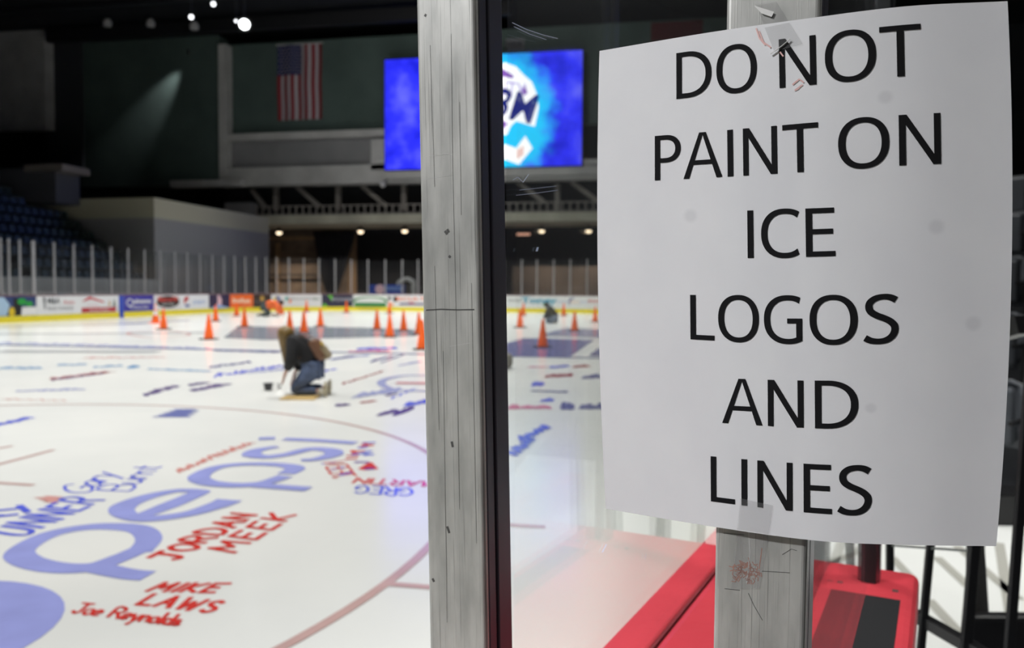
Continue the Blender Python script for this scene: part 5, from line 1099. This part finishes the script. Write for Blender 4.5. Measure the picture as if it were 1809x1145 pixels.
# white scrap of the upper tape, its highlight painted as a bar, and red paint smear on the paper
mb = MB()
for st, wd in (([(1362, 96), (1382, 82), (1396, 70)], .0007),):
    P = []
    for q in st:
        u, w2 = inv_paper(*q); P.append(paper_pt(u, w2, .0012) if w2 > 0 else P2R.matrix_world @ Vector((face_xz(P2R, *q)[0], -.0012, face_xz(P2R, *q)[1])))
    for a_, b_ in zip(P[:-1], P[1:]): mb.bar(a_, b_, wd, .0003)
q_ = [P2R.matrix_world @ Vector((face_xz(P2R, *c_)[0], -.0012, face_xz(P2R, *c_)[1])) for c_ in ((1333, 11), (1368, 22), (1364, 31), (1346, 25))]; mb.quad(*q_)
o = mb.build('tape_scrap_glint', mat('tape_white', (.75, .75, .72), .2)); tag(o, 'whitish tape scrap and painted highlight at the top of the paper', 'tape')
mb = MB()
for st in ([(1336, 50), (1342, 68), (1352, 80)], [(1341, 55), (1349, 75), (1362, 84)], [(1378, 92), (1384, 100)], [(1400, 150), (1412, 140), (1420, 146)], [(1412, 156), (1404, 160), (1418, 150)]):
    for a_, b_ in zip(st[:-1], st[1:]):
        q = [Vector((a_[0], a_[1])), Vector((b_[0], b_[1]))]; n_ = Vector((-(q[1]-q[0]).y, (q[1]-q[0]).x)).normalized()*1.3
        P = [q[0]-n_, q[0]+n_, q[1]+n_, q[1]-n_]; mb.quad(*[paper_pt(*inv_paper(*p_), .00035)-pc for p_ in P])
o = mb.build('red_smudge', mat('paper_smudge', (.72, .45, .42), .7), sign); o['label'] = 'faint red paint smudge'

# ================================================================== RIGHT SIDE: white floor, railing, seats
WF = mat('white_floor', (0.8, 0.82, 0.8), 0.5, var=.03, vscale=2)
def gquad(pts, z): return [G(px, py, z) for px, py in pts]
mb = MB(); mb.hexa([LP(.75, 2.0, -.02), LP(2.1, 1.3, -.02), LP(5.2, 4.4, -.02), LP(2.35, 6.0, -.02), LP(.75, 2.0, 0.0), LP(2.1, 1.3, 0.0), LP(5.2, 4.4, 0.0), LP(2.35, 6.0, 0.0)])
struct(mb.build('floor_bench', WF), 'white floor sheets behind the railing')
mb = MB()
STRIPE = mat('grey_floor_stripe', (0.4, 0.4, 0.36), 0.6)  # grey diagonal stripes laid over the white floor
for (p0, p1) in (((1575, 985), (1610, 1022)), ((1655, 985), (1720, 1045)), ((1640, 1060), (1700, 1125)), ((1690, 965), (1800, 1060)), ((1765, 960), (1790, 1110)), ((1440, 1000), (1520, 978))):
    a_, b_ = gpt(*p0), gpt(*p1); ribbon(mb, [a_, b_], .05, z=.003)
o = mb.build('floor_stripe', STRIPE, None); o['kind'] = 'structure'; o.name = 'trim_7'
BLKM = mat('black_railing', (0.008, 0.008, 0.009), 0.35)
rail = empty('black_railing', LP(.7, 1.4, 0)); tag(rail, 'black metal railing with upright bars right of the red ledge', 'railing')
def bar_px(px0, px1, Y, wd, name='baluster', z0=.3, z1=None):
    d0, d1 = ray(px0, 960), ray(px1, 1145); f_ = Vector((-sy_, cy_, 0)); A_ = CAMP+d0*(Y/d0.dot(f_)); B_ = CAMP+d1*(Y/d1.dot(f_)); ax = (A_-B_).normalized()
    m_ = MB(); m_.bar(A_+ax*.35, B_-ax*.35, wd); return child_world(m_.build(name, BLKM, bevel=.002), rail), A_, B_
_, A1, B1 = bar_px(1572, 1572, 1.62, .014); _, A2, B2 = bar_px(1644, 1627, 1.52, .0135); _, A3, B3 = bar_px(1722, 1706, 1.42, .0165); _, A4, B4 = bar_px(1797, 1783, 1.34, .014)
m_ = MB(); q0, q1 = B1.copy(), B4.copy(); dz = -.012
m_.bar(Vector((B1.x, B1.y, B3.z+.006)), Vector((B4.x, B4.y, B3.z+.0)), .02); child_world(m_.build('bottom_rail', BLKM), rail)
m_ = MB(); m_.bar(A1+Vector((0, 0, .36)), A4+Vector((0, 0, .36)), .03); child_world(m_.build('top_rail', BLKM), rail)
m_ = MB(); m_.bar(A1+Vector((0, 0, -.004)), A3+Vector((0, 0, -.014)), .004); child_world(m_.build('cable', mat('grey_cable', (.12, .13, .12), .5)), rail)
# leaning grey plate and black box
P_ = [LP(*((px-904.5)/F*1.75, 1.75), CAMZ-(py-511)/F*1.75) for px, py in ((1728, 962), (1752, 962), (1764, 1092), (1730, 1092))]
m_ = MB(); th_ = lw((0, .02, 0)); m_.hexa([P_[3], P_[2], P_[2]+th_, P_[3]+th_, P_[0], P_[1], P_[1]+th_, P_[0]+th_]); o = m_.build('brace_plate', mat('dark_grey_steel', (.07, .07, .068), .5)); tag(o, 'dark grey steel brace plate between two railing bars', 'brace')
def lbox(name, px0, px1, py0, py1, Y, dp, m, label, cat, z0=None, bevel=.01):
    x0, x1 = (px0-904.5)/F*Y, (px1-904.5)/F*Y; zt = CAMZ-(py0-511)/F*Y; zb_ = CAMZ-(py1-511)/F*Y if z0 is None else z0
    m_ = MB(); m_.hexa([LP(x0, Y, zb_), LP(x1, Y, zb_), LP(x1, Y+dp, zb_), LP(x0, Y+dp, zb_), LP(x0, Y, zt), LP(x1, Y, zt), LP(x1, Y+dp, zt), LP(x0, Y+dp, zt)]); o = m_.build(name, m, bevel=bevel); return tag(o, label, cat)
lbox('black_case', 1730, 1990, 1094, 1300, 1.7, .04, BLKM, 'black case at the lower right corner behind the railing', 'case', z0=0.0)
lbox('black_step', 1762, 1990, 872, 935, 4.95, .25, BLKM, 'black step under the front row of grey seats', 'step', z0=0.0)
# right stand: folding seats, seen at the right picture edge
GS = mat('grey_seat_plastic', (0.09, 0.1, 0.115), 0.4); GSL = mat('seat_edge', (0.33, 0.34, 0.35), 0.35)
def fold_seat(loc, rz, label):
    t = empty('folding_seat', loc, rz); tag(t, label, 'seat', 'grey folding seats at the right edge')
    m_ = MB(); n_ = 10; W2 = .25
    prof = [(0, .40), (-.02, .50), (-.05, .62), (-.08, .74), (-.1, .80), (-.11, .82)]
    for j, (x, z) in enumerate(prof):
        k = [1, 1, 1, 1, .86, .6][j]
        for i in range(n_+1):
            y = -W2+2*W2*i/n_; y *= k; m_.v.append((x-.06*(1-(2*i/n_-1)**2)+.03, y, z))
    for j in range(len(prof)-1):
        for i in range(n_): m_.f.append((j*(n_+1)+i, j*(n_+1)+i+1, (j+1)*(n_+1)+i+1, (j+1)*(n_+1)+i)); m_.mi.append(0)
    o = m_.build('backrest', GS, t, smooth=True); md = o.modifiers.new('solidify', 'SOLIDIFY'); md.thickness = .025
    m_ = MB(); pts = [(-.105, -.15, .825), (-.1, -.21, .80), (-.075, -.25, .74)]
    for s_ in (1, -1):
        for q0, q1 in zip(pts[:-1], pts[1:]): m_.bar((q0[0], q0[1]*s_, q0[2]), (q1[0], q1[1]*s_, q1[2]), .02)
    m_.bar((-.13, -.15, .825), (-.13, .15, .825), .02); m_.build('edge_trim', GSL, t)
    m_ = MB(); m_.box(.02, .1, -.22, .22, .42, .8); m_.build('seat_pan', GS, t, bevel=.03)
    m_ = MB(); m_.box(-.04, .3, .255, .285, .58, .61); m_.build('armrest', BLKM, t, bevel=.008)
    m_ = MB(); m_.box(-.02, .05, .25, .29, 0, .6); m_.build('standard', BLKM, t)
    return t
rows = [(5.3, 3.35, .0), (6.15, 3.87, .43), (7.0, 4.40, .9), (7.85, 4.95, 1.37), (8.7, 5.5, 1.84)]
words = ['front row', 'second row', 'third row', 'fourth row', 'fifth row']
for k, (Y, X, z) in enumerate(rows):
    q = LP(X, Y, z); m_ = MB(); 
    fx = lw((-.75, -.66, 0)).normalized(); sd_ = Vector((fx.y, -fx.x, 0))
    a_, b_ = q-sd_*1.2-fx*.55, q+sd_*1.2-fx*.55
    if z > 0:
        m_.hexa([a_*1-Vector((0, 0, z)), b_-Vector((0, 0, z)), b_+fx*.95-Vector((0, 0, z)), a_+fx*.95-Vector((0, 0, z)), a_-Vector((0, 0, .004)), b_-Vector((0, 0, .004)), b_+fx*.95-Vector((0, 0, .004)), a_+fx*.95-Vector((0, 0, .004))]); struct(m_.build('floor_right_stand', STEP))
    for j in (0, 1):
        fold_seat(q+sd_*(.58*(j-.5)), math.atan2(fx.y, fx.x), 'grey folding seat at the right edge, %s, %s of its pair' % (words[k], ['nearer', 'farther'][j]))
# added fill lights that brighten the bench floor and the red ledge
area('bench_fill', tuple(LP(3.6, 4.4, 5.0)), 0.8, 24, tuple(LP(2.5, 4.1, 0)), 70)
area('bench_fill', tuple(LP(1.9, 1.0, 4.5)), 0.5, 8, tuple(LP(.45, .9, 1.0)), 60)
